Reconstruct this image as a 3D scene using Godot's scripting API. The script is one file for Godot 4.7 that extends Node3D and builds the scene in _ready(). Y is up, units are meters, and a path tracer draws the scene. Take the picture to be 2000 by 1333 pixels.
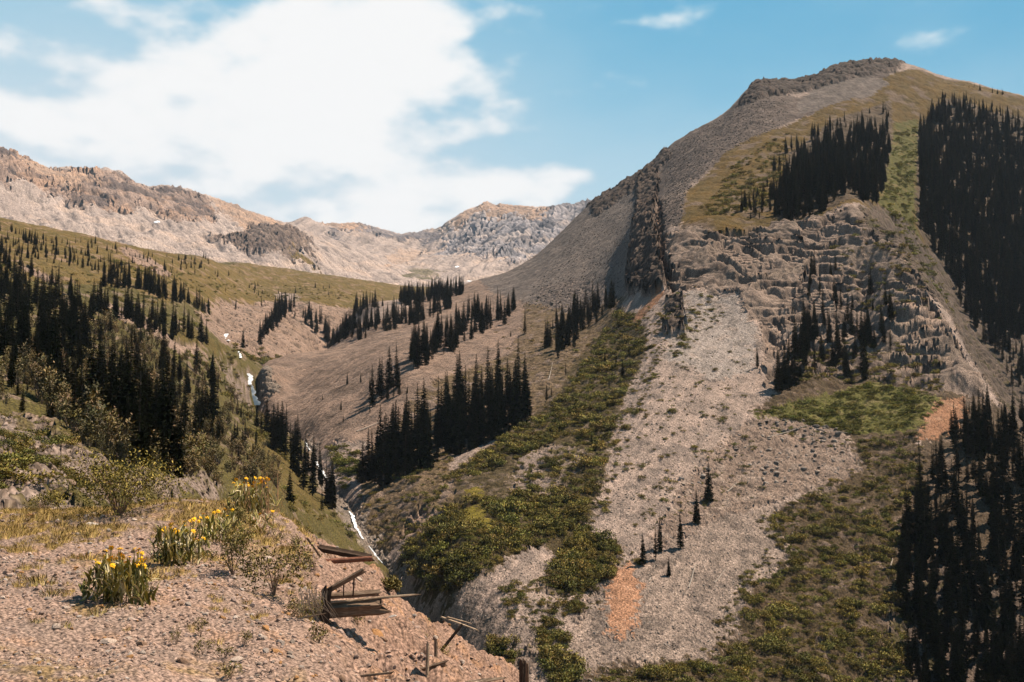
extends Node3D
# A high mountain valley: mine-dump bench in front, gorge with falls, spruce slopes, scree, banded cliff and a far cirque.
# Units are metres, y up, the viewer stands at the origin and looks along -z. All tables below are map coordinates.

const EYE := Vector3(0, 1.62, 0)
const FINE := 1.0               # mesh density of the terrain
const SPREAD := 3.0             # how much wider than deep the survey interpolation looks

const RIM := [1.6, 6, 0.9, 1.0, 0.2, -2.0, -1.0, -6, -2.1, -10, -3.2, -14.2, -3.7, -16.4, -4.6, -18.0, -7, -19.2, -12, -19.6, -22, -18.5, -45, -15, -60, 6]

# surveyed ground points, x, y, z
const SURVEY := {
	"L": [-39.9, -1.4, -60, -93.7, 8.8, -140, -236, 56, -350, -440.1, 143.5, -650, -515.6, 187.6, -760, -610.2, 214.7, -900, -22.9, -2.5, -45, -38.4, -1.1, -75, -61.6, 2.8, -120, -97.9, 12.4, -190, -155, 32.6, -300, -228.1, 65.3, -440, -306.3, 102.5, -590, -390, 146.8, -750, -467.9, 171.5, -900, -26, -3.3, -60, -43.5, -1.4, -100, -69.9, 4.9, -160, -118.4, 22.5, -270, -184.8, 53.7, -420, -264.5, 94.8, -600, -353.2, 144.2, -800, -419.3, 165, -950, -32.2, -5.7, -90, -48.3, -5.3, -135, -73.6, 1.6, -205, -108.2, 17, -300, -144.6, 38.7, -400, -217.5, 82.2, -600, -312.3, 139.6, -860, -363.1, 156.9, -1000, -32.1, -8.5, -105, -39.8, -7, -130, -55.3, -4.8, -180, -78.5, 1.6, -255, -104.9, 12.1, -340, -125.5, 23.2, -420, -167.6, 47.8, -560, -204.7, 73.1, -660, -258, 117.5, -830, -304.9, 151.7, -980, -357.7, 171.7, -1150, -43.8, -12.7, -165, -59.8, -9.9, -225, -77.3, -5.8, -290, -106.1, 3.6, -390, -123, 15, -435, -41.6, -18.7, -190, -47.7, -18.6, -215, -58.4, -16.9, -260, -72.1, -11.5, -320, -92.8, -4.3, -385, -55.4, -23.6, -310, -44.5, -28.5, -282, -33.5, -35.7, -254, -76.2, -11.7, -372, -112.9, 1.6, -440, -117, 14.9, -446, -144.7, 31.6, -530, -168.9, 42.2, -585, -30.5, -42.5, -300, -40.3, -33.6, -330, -54.4, -23.6, -380, -77.1, -9.4, -430, -98.5, 1.6, -480, -115.3, 12.1, -510, -163.6, 45.6, -610, -145.1, 37.8, -640, -163.5, 60.9, -720, -171.6, 87.2, -830, -147.4, 96.5, -920, -140.8, 61.8, -780, -141, 42.3, -720, -123.8, 59.2, -800, -98.1, 89.7, -950, -198.9, 70.2, -700, -206.7, 84.1, -800, -245.8, 114.4, -950, -207, 120.3, -1000, -162.9, 118.1, -1050, -284.9, 152.3, -1100, -238.2, 153.1, -1150, -310, 169.9, -1150, -285, 178.7, -1250, -194.1, 161.7, -1250, -134.5, 152.6, -1300, -251.7, 184.4, -1350, -195.2, 187.4, -1450, -108.7, 185.9, -1500, -377.2, 199.2, -1400, -341.9, 206.3, -1500, -222, 204.4, -1650, -123.1, 199, -1700, -26.9, 142.4, -1300, -38.6, -27.3, -190, -27.3, -34.7, -180, -30.4, -19.6, -120, -24.9, -9, -70, -16.3, -3.2, -32],
	"R": [-44.5, -28.5, -282, -55.4, -23.6, -310, -76.2, -11.7, -372, -91.4, -4.6, -405, -113.2, 1.6, -441, -58.8, -23.3, -265, -86.6, -18, -385, -119.9, -9.9, -450, -149.4, 1.6, -520, -172.8, 18.9, -560, -33.5, -35.7, -254, -22.8, -38.2, -225, -9.7, -41, -192, 0, -43.9, -170, 4.7, -45, -155, -53, -41, -290, -37.2, -45.4, -245, -20.7, -47.9, -205, -8.8, -49.3, -175, -115.8, 16.8, -455, -106.3, 13.7, -470, -114.8, 22.5, -485, -110.3, 27.3, -510, -102.8, 30.8, -525, -97.1, 3.8, -430, -79, 1.6, -405, -71.2, -11.5, -366, -59.3, 1.6, -385, -58.2, -7.5, -355, -74.2, 26.3, -480, -39.6, 9.5, -385, -44.3, 23.7, -430, -66.8, 40.5, -540, -90.5, 41.3, -585, -103.9, 34.7, -560, -166.9, 32.4, -600, -144.9, 27.9, -640, -122.6, 41.2, -700, -111.6, 85.1, -900, -64, 55.9, -620, -53.5, 72.8, -690, -40.4, 94.2, -780, -30.8, 112.3, -850, -102.4, 54.3, -640, -117.8, 78, -760, -99.3, 87.4, -800, -65.2, 100.5, -840, -40.5, 111.2, -870, -98.2, 99.6, -950, -36.2, 117.7, -1000, -28.9, 47.8, -560, 0, 53.6, -560, 0, 90.8, -720, 21.3, 128.9, -820, 45.2, 159.5, -870, 70.7, 188.7, -905, 31.1, 76, -600, 53.8, 68.8, -520, 66.4, 107.7, -640, 83.3, 167.8, -800, 110.1, 210, -880, 121.7, 216.9, -880, 25.9, 138.6, -1000, 80.3, 193.9, -1030, 142.2, 226.4, -1030, 74.8, 88.7, -480, 114.9, 179.5, -760, 137.9, 234.7, -880, 62, 42.9, -400, 66.1, 65.3, -440, 72.8, 109.1, -560, 81.7, 42.4, -395, 87.1, 62.4, -420, 92.5, 80, -445, 95.6, 87.5, -460, 116.7, 123.8, -560, 152.7, 178.8, -680, 173.8, 244.4, -830, 193.8, 266, -860, 166.2, 251.4, -870, 217.1, 294.3, -880, 237, 298.3, -885, 261.6, 299, -890, 277.3, 305.5, -895, 216.9, 214.1, -740, 169.4, 137.4, -580, 135.4, 90.9, -465, 124.9, 68.4, -430, 112.9, 41.8, -390, 99.5, 19.3, -345, 90.6, 4.8, -315, 304.4, 319.6, -905, 340.7, 321.2, -900, 362.2, 316.5, -895, 374.1, 309.5, -890, 415.7, 294.3, -880, 456.2, 278.4, -870, 517.7, 253.1, -860, 577.4, 227.6, -850, 269.8, 316.6, -1030, 305.3, 328, -1040, 404.3, 354.6, -1070, 485.6, 313.8, -1030, 574.6, 262.2, -1000, 161.2, 245.5, -1030, 229.4, 286.4, -1020, 355.9, 345.6, -1060, 293.6, 252.7, -800, 241.3, 173.6, -660, 193.3, 118.7, -530, 166.3, 98, -470, 157.7, 81.4, -440, 150.2, 62.4, -420, 140.9, 42.4, -395, 126.2, 19.6, -350, 113.2, 4.8, -315, 169.7, 75.1, -430, 171.8, 49.1, -400, 170.3, 30.6, -375, 165, 12.2, -345, 161.9, 0, -322, 162.6, -13.7, -300, 187.2, 74.1, -475, 192.9, 43.4, -450, 192.5, 20.2, -425, 190.8, -0.4, -400, 188, -15.6, -375, 198.3, -31.3, -360, 205.4, 98.7, -520, 223.5, 71.5, -520, 231.9, 51.6, -510, 234.8, 29.3, -490, 236.6, 8.8, -470, 254.7, -5.4, -460, 237.1, 111, -570, 267, 151.4, -640, 322.4, 222.7, -770, 275.4, 93.2, -590, 304.5, 136.6, -650, 362.3, 210.4, -770, 286.5, 59.4, -560, 329.2, 117.7, -640, 403.4, 204.9, -780, 419, 147, -700, 344.7, 61.4, -580, 295.6, 14.4, -500, 403.1, 63.5, -600, 140.1, 19.1, -340, 123.2, 1.6, -300, 135.5, 1.6, -300, 117.4, -12.2, -270, 125.1, -18.1, -258, 140.6, -12.4, -275, 145.7, -24.8, -260, 98.4, -12.4, -275, 87.4, -23.3, -245, 78.9, -32.1, -222, 71.9, -39.4, -203, 64.5, -47.4, -183, 102.8, -32.6, -225, 90.9, -43.7, -200, 85.2, -48.7, -188, 119.7, -41.8, -215, 105, -55.5, -190, 95.7, -49.3, -190, 157.9, -46.8, -240, 46.2, 1.6, -300, 53.3, 19.3, -345, 34.1, -12, -267, 71.1, 19.3, -345, 62.2, 1.6, -303, 55.6, -12.3, -272, 30.3, -22.6, -238, 49.3, -23, -242, 77.3, -12.4, -275, 68.7, -23.3, -245, 62, -32.1, -222, 44.3, -31.5, -218, 22.1, -34.9, -198, 23.7, -30.6, -212, 39.9, -38.2, -197, 55.7, -38.8, -200, 18.2, -40.1, -180, 34.7, -44.5, -172, 48.8, -45.5, -176, 16.9, -43.4, -168, 9.1, -39.2, -180, 8.3, -42.6, -165, 7.5, -45, -150, 30.1, -47.2, -150, 56.2, -50.4, -160, 85.3, -53.7, -170, 20.6, 22.2, -400, 17.5, 5.1, -340, 15.4, -6, -300, 12.9, -17.6, -252, 0, 23.7, -430, 0, 5.3, -360, 0, -6.4, -312, 0, -16.1, -268, -22.7, 24.2, -440, -19.3, 5.5, -375, -17.2, -6.9, -335, -14.6, -15.8, -285, -35.9, -7.3, -350, -29.6, -17.6, -290, -43.4, -19.3, -315, -12.4, -23.2, -244, 0, -22.4, -236, 11.3, -26.5, -222, 0, -29.7, -206, -16.6, -31.5, -218, -32, -30.3, -262, -9.9, -36, -196, 0, -35.9, -186, 14.9, -36, -196, 45.4, 42.4, -440, 38.6, 20.9, -375, 32, 1.6, -312, 24.7, -12.1, -268],
	"M1": [-1364, 650.6, -2000, -1179.9, 584.8, -2050, -1097.4, 560, -2100, -1069.1, 549.2, -2110, -1040.4, 534.9, -2120, -1009.6, 524.3, -2150, -978.2, 531.6, -2180, -941.4, 539.9, -2200, -897.8, 539, -2250, -861.6, 520.9, -2280, -820.6, 533.1, -2350, -775.2, 530.5, -2400, -715.7, 520.9, -2500, -649, 508.8, -2600, -617.5, 504.2, -2700, -571.3, 483.2, -2750, -456.6, 442.9, -2750, -335.9, 392.5, -2700, -1016.8, 352.8, -1500, -607.9, 164.9, -900, -832.8, 334, -1600, -649.7, 235, -1250, -493.1, 159, -950, -751.6, 336.8, -1700, -551.7, 215.3, -1250, -440.9, 156.9, -1000, -673.3, 356.7, -1850, -526.8, 241.9, -1450, -398.9, 155.1, -1100, -906.1, 415.2, -1850, -781.6, 406.7, -1950, -671, 425.6, -2150, -572.5, 341.3, -1900, -481.5, 258.4, -1600, -406.3, 200.7, -1400, -406.6, 250, -1600, -376.6, 257.8, -1650, -335.5, 175.9, -1350, -324.9, 236.2, -1650, -240.7, 197.7, -1550, -491.3, 302.8, -1720, -457.2, 320.9, -1760, -423.2, 330.1, -1790, -390.2, 327.2, -1810, -369.1, 301.8, -1800, -450.7, 278.3, -1670, -397.1, 287.8, -1700, -528.3, 317.9, -1850, -458.1, 344.9, -1960, -415.1, 324.6, -2000, -315.1, 271.7, -1900, -229.9, 245.3, -1850, -165.6, 191.6, -1600, -1633.9, 716.3, -2400, -1304.5, 613.3, -2500, -1110.9, 582.8, -2600, -958.7, 558.4, -2750, -829, 543, -2900, -685.1, 498.7, -3000, -466.3, 420.3, -3000],
	"M2": [-878.4, 608.3, -3250, -754.9, 628.1, -3300, -703.7, 645.4, -3300, -644.3, 632.3, -3350, -530.2, 639.9, -3400, -430.1, 618.5, -3450, -363.6, 621.9, -3500, -272.8, 638.5, -3500, -227.7, 634.8, -3450, -191.6, 653.4, -3350, -137.4, 673.2, -3300, -116.8, 676.7, -3300, -92.8, 699.3, -3300, -68.5, 679.8, -3290, -16.9, 675, -3250, 131.1, 647.6, -3150, 238.2, 643.2, -3050, 390.4, 624.8, -3000, 603.2, 558.2, -2900, -582, 505.9, -2950, -451.5, 479.1, -2900, -290.5, 436.3, -2800, -183.7, 490.4, -2950, -75.3, 497.3, -2900, 67.5, 432.4, -2600, 185.8, 500.5, -2750, -438.7, 360.3, -2350, -304.7, 294.7, -2100, -207.1, 265.1, -2000, -103.6, 265.1, -2000, 0, 301.7, -2150, -220, 212.3, -1700, -85.4, 197.5, -1650, -393.6, 256.9, -1900, 116.6, 327.4, -2250, -726.6, 465.6, -2800, -517.9, 270.3, -2000, 311.2, 374.2, -2400, 245.8, 237.1, -1900, -440.9, 396.2, -2500, -343.8, 390.8, -2550, -215.9, 362.7, -2450, -129.6, 383.2, -2500, -25.4, 381.9, -2450, -348.3, 507, -3050, -253.2, 499, -3050, -845, 614.7, -3700, -591.5, 611.4, -3800, -404.6, 607, -3900, -105.7, 672.9, -3700, 181.9, 636.6, -3500, 529.4, 565, -3400],
}

# ground cover: land, cover, outline on the map (x, z)
const ZONES := [
	["L", "meadow", [-408, -603, -398, -624, -391, -653, -390, -698, -402, -773, -382, -794, -356, -805, -331, -823, -317, -872, -308, -988, -323, -1197, -291, -1274, -250, -1338, -211, -1418, -164, -1483, -108, -1496, -93, -1286, -126, -1105, -145, -937, -168, -876, -197, -865, -212, -720, -159.7, -461.1, -185.5, -477.9, -185.6, -421.8, -194.9, -407, -206.2, -398, -211.1, -379, -214.1, -359.3, -214.3, -337.5, -214.6, -318.5]],
	["L", "heath", [-214.6, -318.5, -214.3, -337.5, -214.1, -359.3, -211.1, -379, -206.2, -398, -194.9, -407, -185.6, -421.8, -185.5, -477.9, -159.7, -461.1, -212, -720, -180, -600, -132.4, -451, -109.6, -367.4, -96.3, -360.9, -76.6, -311.5, -47.6, -179.2, -40, -130.6, -39.6, -110.7, -41.7, -103.1, -45.3, -100.4, -56.1, -109.3, -56.1, -101.8, -57.4, -97.3, -59, -93.9, -61, -91.4, -82.1, -122.7, -112.4, -167.6, -155.3, -231.1]],
	["L", "greenstrip", [-85.4, -314.3, -79.4, -322.8, -65.6, -301.9, -50.2, -273.7, -47.1, -231.1, -41.8, -186.6, -44.5, -181.6, -63.5, -248.2]],
	["L", "greenstrip", [-137, -396.3, -140.8, -455, -138.6, -480, -132.4, -451, -122.8, -372.3, -127.7, -364.1]],
	["L", "bedrock", [-61, -91.4, -59, -93.9, -57.4, -97.3, -56.1, -101.8, -56.1, -109.3, -45.3, -100.4, -37.3, -89, -22.8, -50.8, -22.3, -46, -22.4, -43, -22.9, -41.2, -23.5, -39.7, -24.1, -38.5, -24.5, -37, -40.9, -61.5]],
	["L", "bedrock", [-37.3, -89, -35.9, -94.3, -35.3, -103.1, -46.7, -160.3, -41.5, -148, -35.5, -122.2, -30.2, -91.4, -30, -81.1, -25.8, -63.2, -22.2, -49.4]],
	["L", "pinkrock", [-215, -717, -213, -857, -178, -861, -145, -937, -123, -849, -124, -750, -141, -622, -132.2, -484.3, -138, -477.9, -148.6, -480, -168, -525]],
	["L", "pinkrock", [-160.3, -387.5, -147.5, -385.8, -132.2, -382.4, -124.7, -403.4, -129.5, -449, -124.9, -425.6, -118.2, -352.9, -133, -348.2, -149.7, -357.7]],
	["L", "pinkrock", [-243.6, -484.3, -200.6, -435.2, -193.1, -414.3, -223.3, -449]],
	["L", "pinkrock", [-306, -777, -263, -723, -234, -686, -221, -627, -238, -630, -279, -698]],
	["L", "scree", [-234, -984, -207, -962, -189, -861, -210, -892]],
	["L", "bedrock", [-130, -443, -118.3, -451, -116, -447, -113.6, -425.6, -105.2, -372.3, -118.8, -412.5]],
	["L", "gorge", [-81, -385.8, -72.7, -374, -56.5, -325.7, -45.3, -296.6, -32.6, -267.7, -32, -242.7, -42.6, -261.8, -54.3, -291.4, -67, -331.6]],
	["R", "mound", [-211, -787, -198, -854, -157, -800, -89, -617, -74, -668, -59, -766, -31, -850, 15, -708, 26, -622, 18, -498.5, 12.1, -392.7, -8.6, -416.3, -26.7, -399.8, -36.7, -367, -45.7, -343, -69.3, -356.4, -90.1, -399.8, -112.5, -438.5]],
	["R", "brownslope", [15, -708, 40, -576, 54.1, -454.6, 46.4, -449.5, 31.5, -408, 18.2, -353.2, 0, -318.5, -15.6, -305.1, -26, -299.7, -37.4, -305.1, -45.5, -297, -48.5, -338.4, -39.5, -366.2, -28.7, -398.9, -15.3, -423.9, 0, -443.4, 6, -555]],
	["R", "talus", [-31, -850, 22, -856, 70, -899, 125, -891, 87, -685, 62, -525, 53.6, -458.7, 48.1, -489.6, 28, -536, 9, -600, -15, -729]],
	["R", "rubble", [20, -644, 40, -601, 53, -509, 46.3, -497.4, 27, -529, 12, -585]],
	["R", "upperscree", [125, -891, 138, -881, 168, -877, 198, -879, 208, -844, 240, -816, 288, -844, 341, -889, 333, -856, 267, -795, 215, -753, 151, -686, 113, -617, 81.2, -473.4, 75, -480.9]],
	["R", "goldgrass", [80.5, -469.1, 106, -592, 152, -694, 211, -746, 268, -800, 338, -864, 377, -897, 419, -887, 466, -889, 494, -877, 522, -867, 575, -897, 641, -943, 521, -768, 474, -702, 437, -649, 404, -601, 370, -586, 340, -575, 310, -563, 281, -550, 262, -550, 235, -535, 199, -503, 171.5, -477.7, 139.9, -463.9, 113.9, -456.6, 93.2, -448.5]],
	["R", "peakrock", [193, -839, 218, -883, 269, -916, 309, -918, 375, -926, 343, -871, 310, -856, 274, -842, 238, -826, 216, -822, 198, -805]],
	["R", "talus", [259, -837, 315, -856, 328, -844, 298, -811, 256, -789, 226, -770, 235, -802]],
	["R", "forestfloor", [124.7, -470.2, 188, -668, 242, -746, 314, -809, 264, -677, 181.6, -498.5, 158, -474.4, 135.7, -466]],
	["R", "forestfloor", [317, -766, 373, -837, 403, -827, 438, -833, 485, -860, 511, -848, 576, -897, 641, -943, 532, -784, 485, -716, 449, -665, 416, -619, 385, -573, 353, -527, 322.3, -483.1, 310.2, -492.9, 296, -501, 281, -509, 263, -510, 251, -517, 235, -517, 232, -537, 227, -553, 264, -640]],
	["R", "avalanche", [299, -763, 326, -784, 272, -659, 224, -548, 224, -520, 230, -511, 219, -498.5, 212, -504, 202, -505, 192, -517, 246, -642]],
	["R", "cliffband", [75, -473.4, 94.1, -452.5, 114.1, -457.6, 135.1, -463.9, 168, -468.1, 163.8, -416.3, 159.9, -374.5, 155.9, -344.6, 150.8, -315.6, 138.7, -300.4, 130.1, -316.3, 121.7, -326.5, 111.9, -334.7, 95.5, -331.7, 82.6, -321.4, 92, -367.8, 90.8, -398.9, 65.6, -408.9]],
	["R", "ledgecliff", [133.8, -459.7, 167.3, -466, 162.6, -414.5, 158.5, -372, 151.7, -338.4, 145.4, -352.4, 126.2, -350.1, 111.5, -343.8, 95.5, -331.7, 100.4, -367, 125.8, -422]],
	["R", "scree", [67.4, -409.8, 89.8, -403.4, 93.6, -376.2, 83.2, -328.7, 79.7, -310.7, 88.2, -301.7, 95.9, -292.4, 94.8, -269, 81.4, -257.1, 63.1, -247.5, 48.9, -239.8, 33.8, -221.6, 26.8, -215.2, 16.3, -228.2, 19.9, -248, 24.4, -272.6, 33.3, -316.3, 46.8, -363.7, 54.9, -386.5]],
	["R", "brownscree", [79.2, -308.6, 88, -301, 95.9, -292.4, 94.8, -269, 81.4, -257.1, 63.1, -247.5, 48.9, -239.8, 33.8, -221.6, 30.6, -223.1, 42.2, -250.9, 57, -278.2, 68.2, -295.7]],
	["R", "lowscree", [27.5, -216.2, 37.7, -227.7, 48.9, -239.8, 60, -245.3, 71.1, -249.2, 60.9, -222.1, 46.2, -202.5, 44.4, -191, 35.9, -178.1, 26.1, -172.6, 17, -168.8, 7.5, -150.1, 4.2, -165.4, 11.1, -183, 14.9, -196.3, 20.1, -208.1]],
	["R", "bluescree", [71.6, -407.1, 88.9, -399.8, 91.1, -367.8, 80.6, -333.1, 63.7, -325.7, 53.4, -345.4]],
	["R", "peakrock", [70, -899, 125, -891, 138, -881, 130, -804, 114, -795, 92, -802, 67, -802]],
	["R", "dykegap", [103, -697, 84, -548, 70.5, -444.4, 67.1, -408, 63.9, -411.7, 67.9, -451.5, 76, -523]],
	["R", "dyke", [104, -816, 126, -889, 114, -770, 77, -539, 67.7, -453.5, 63.2, -415.4, 61, -413.5, 53.8, -452.5, 60, -510, 82, -650]],
	["R", "dyke", [64.1, -406.2, 69.3, -399.8, 62.3, -366.2, 58, -372]],
	["R", "rust", [60.6, -418.2, 63.2, -409.8, 56.4, -404.3, 48.7, -401.6, 45.7, -411.7, 52.6, -415.4]],
	["R", "thicket", [48.2, -454.6, 52.2, -391.8, 49.7, -365.4, 34.8, -314.9, 26.8, -275.7, 21.3, -248, 16.3, -225.7, 24, -219.1, 20.4, -205.8, 14.1, -198.9, 6, -198, 10.3, -213.8, 4.3, -213.8, -3.6, -202.1, -11.6, -199.4, -18.1, -212.3, -26.4, -241.4, -25.8, -253.1, -15.4, -252.6, -18.8, -282.6, -10.1, -302.4, 0, -318.5, 18.2, -353.2, 31.5, -408]],
	["R", "brownslope", [-45.9, -299.7, -37.4, -305.1, -21.2, -318.5, -13.7, -269, -15.4, -252.6, -25.6, -251.4, -32.3, -254.3, -39, -273.3]],
	["R", "pinkrock", [-26.8, -263, -19.9, -260.1, -14.1, -250.9, -15.7, -237.7, -22.5, -245.8, -28.3, -252.6]],
	["R", "bedrock", [1.5, -287.8, 11.9, -291.7, 19, -285.9, 20.5, -267.8, 14.6, -259.5, 10.1, -247.5, 1.3, -250.9, 0, -273.3]],
	["R", "limegrass", [-13.8, -245.8, -7.5, -245.8, -4, -227.2, -5.6, -219.6, -10.3, -224.6]],
	["R", "limegrass", [-12.8, -263, -9.4, -263, -7.6, -248.6, -10.9, -252]],
	["R", "brushslope", [61.8, -242.5, 81.4, -257.1, 94.8, -269, 97.4, -292.4, 107.6, -291.7, 116.5, -287.8, 110.8, -270.8, 96.2, -245.3, 86.4, -225.2, 78, -208.1, 72.5, -193.6, 67.1, -179.4, 60.7, -162.4, 52.9, -158.8, 45.6, -156, 38.6, -153.5, 31.8, -150.8, 33.2, -165, 34.4, -179.4, 42.4, -190.6, 46.2, -202.5, 62, -222.1]],
	["R", "brushslope", [12.2, -172.2, 18.4, -173.8, 24.7, -174.6, 31.2, -176.5, 37.9, -178.9, 34.8, -164.6, 31.8, -150.8, 25.4, -149.1, 19.3, -148.1, 13.2, -146.4, 7.3, -145.8, 9.5, -157.7]],
	["R", "brushslope", [95.5, -331.7, 112.6, -336.9, 122.5, -328.7, 131, -318.5, 140.4, -303.8, 116.6, -284.6, 106.9, -289.7, 95.9, -292.4, 85.3, -299.7, 73.9, -306.5]],
	["R", "greenpatch", [73.4, -304.5, 86.3, -311.4, 105.7, -321.4, 118.8, -330.2, 129.2, -314.2, 132.3, -303.1, 117.3, -289.7, 104.4, -291, 96.3, -293.7, 83.2, -300.4]],
	["R", "forestfloor", [113.5, -278.9, 139.3, -306.5, 152.7, -310, 242.4, -459.7, 256.5, -456.6, 267.9, -449.5, 276.5, -438.5, 283.1, -425.8, 248.9, -375.4, 205.4, -310.7, 173.8, -263.6, 155.2, -236.1, 142.4, -217.2, 131.9, -201.6, 122.4, -187.6, 114.5, -185.5, 107.2, -184.3, 99, -181, 88.1, -172.2, 80.3, -168.4, 74, -167.6, 67.2, -165.4, 60.3, -162.4, 66.6, -179.4, 72, -193.6, 77.3, -207.6, 86.4, -225.2, 96.9, -245.3]],
	["R", "gullyrock", [81.5, -217.2, 91.8, -220.6, 102.2, -223.6, 111.6, -220.1, 122.7, -220.1, 137, -225.7, 127.4, -210.4, 119.3, -197.6, 111.4, -185.1, 103.5, -183.4, 92.4, -175.8, 82.5, -169.2, 75.4, -167.6, 68.3, -165.8, 60.7, -162.4, 66.5, -177.7, 71.4, -190.6, 76.1, -203]],
	["R", "gullyrock", [213, -535, 238, -547, 269, -567, 289, -566, 313, -566, 335, -564, 311, -525, 287.9, -487.4, 267.2, -453.5, 253.9, -460.7, 235.3, -458.7, 227.6, -475.5, 227, -499.7, 222, -516]],
	["R", "rust", [115.9, -284.6, 124.9, -299.7, 133.5, -305.8, 138, -303.8, 130.4, -289.1, 119.3, -280.7]],
	["R", "orange", [20.6, -208.1, 25.4, -212.8, 26.8, -206.2, 25.6, -195.8, 22.7, -187.2, 19.7, -183.8, 18, -189.7, 18.1, -198.9]],
	["R", "bedrock", [-1.4, -178.5, 2.7, -178.1, 5.1, -175.8, 4.6, -166.9, 0, -170.3]],
	["R", "gorge", [-90.8, -402.5, -77.6, -378.8, -59.2, -322.1, -48.7, -298.3, -38.2, -268.4, -28.4, -243.6, -29.4, -241.4, -36.7, -258.3, -45.9, -282, -59.5, -314.9, -77.2, -367.8]],
	["R", "fallsrock", [-127.3, -494.1, -107, -452.5, -102.8, -442.4, -106.4, -433.6, -112.8, -441.5]],
	["R", "gorgewall", [-45, -285.2, -42.2, -280.7, -30.7, -251.4, -23, -227.2, -24.3, -228.2, -33.4, -253.1]],
	["M1", "paletalus", [-1099, -1619, -1033, -1615, -974, -1623, -939, -1675, -921, -1767, -872, -1861, -790, -1897, -741, -2034, -706, -2262, -631, -2334, -563, -2462, -476, -2455, -381, -2396, -286, -2303, -166, -1601, -210, -1502, -259, -1473, -304, -1432, -336, -1350, -365, -1273, -386, -1189, -399, -1100, -420, -1045, -441, -1001, -461, -961, -493, -951, -528, -946, -566, -948, -598, -939, -608, -900, -959, -1416]],
	["M1", "ridgecliff", [-1382, -2025, -1331, -2059, -1283, -2098, -1215, -2110, -1116, -2136, -1069, -2177, -1057, -2250, -961, -2247, -905, -2268, -889, -2353, -827, -2369, -744, -2382, -661, -2192, -620, -1923, -660, -1894, -748, -1968, -735, -1836, -802, -1833, -850, -1813, -907, -1851, -940, -1803, -975, -1738, -1023, -1703, -1087, -1698, -1164, -1712]],
	["M1", "orangerock", [-1065, -2081, -1034, -2201, -925, -2136, -878, -2104, -909, -1981, -968, -1973]],
	["M1", "orangerock", [-762, -2438, -679, -2509, -563, -2462, -493, -2373, -375, -1762, -430, -1798, -700, -2318]],
	["M1", "butte", [-496, -1677, -559, -1973, -556, -2142, -549, -2402, -514, -2445, -363, -1803, -360, -1694, -373, -1637, -400, -1608, -435, -1612, -473, -1628]],
	["M1", "meadow", [-388, -1698, -375, -1701, -322, -1659, -323, -1619, -360, -1655]],
	["M2", "paletalus", [-786, -2527, -744, -2721, -669, -2844, -596, -3019, -489, -3037, -387, -3108, -225, -3096, -89, -2847, 47, -2611, 173, -2569, 280, -2510, 380, -2439, 248, -1600, 190, -1631, 129, -1666, 63, -1631, 0, -1600, -62, -1600, -124, -1600, -186, -1600, -248, -1600, -310, -1600, -372, -1600, -434, -1600, -497, -1600]],
	["M2", "blueface", [248, -3069, 131, -3138, 0, -3264, -91, -3193, -166, -3193, -211, -3126, -218, -2806, -146, -2817, -86, -2378, -51, -2481, 0, -2243, 63, -2432, 124, -2652, 208, -2667, 300, -2571, 388, -2493, 593, -2850, 479, -2894, 360, -2919]],
	["M2", "bluecliff", [-526, -3373, -422, -3382, -356, -3428, -269, -3445, -208, -3208, -209, -3090, -331, -3190, -411, -3168, -510, -3165]],
	["M2", "bluecliff", [-576, -3078, -564, -3193, -514, -2979, -518, -2894, -551, -2965]],
	["M2", "orangerock", [-634, -3296, -526, -3373, -471, -3239, -525, -3156, -592, -3162]],
	["M2", "orangerock", [-207, -3186, -182, -3331, -94, -3299, 0, -3264, 131, -3138, 76, -2917, 0, -3031, -63, -3025, -116, -3193, -163, -3132]],
	["M2", "duskmeadow", [-433, -2418, -422, -2621, -341, -2394, -342, -2202, -387, -2230]],
	["M2", "duskmeadow", [-268, -2158, -220, -2358, -166, -2135, -180, -1936, -237, -1908]],
	["M2", "tantalus", [-325, -2322, -335, -2931, -257, -3090, -258, -2839, -267, -2241]],
	["R", "gullyrock", [166.9, -468, 171.3, -434, 173.5, -404, 172.1, -379, 166.9, -349, 163.9, -326, 164.8, -304, 219.4, -330, 361.5, -540, 287.6, -562, 248.2, -545, 232.3, -540, 214.7, -540, 182.2, -500]],
	["R", "ribrock", [166.3, -470, 172.1, -436, 174.4, -406, 173, -381, 167.9, -351, 164.9, -328, 165.9, -306, 157.1, -290, 153.7, -306, 155.8, -326, 159.6, -352, 162.1, -378, 160.8, -408, 159.7, -445]],
]

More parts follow.
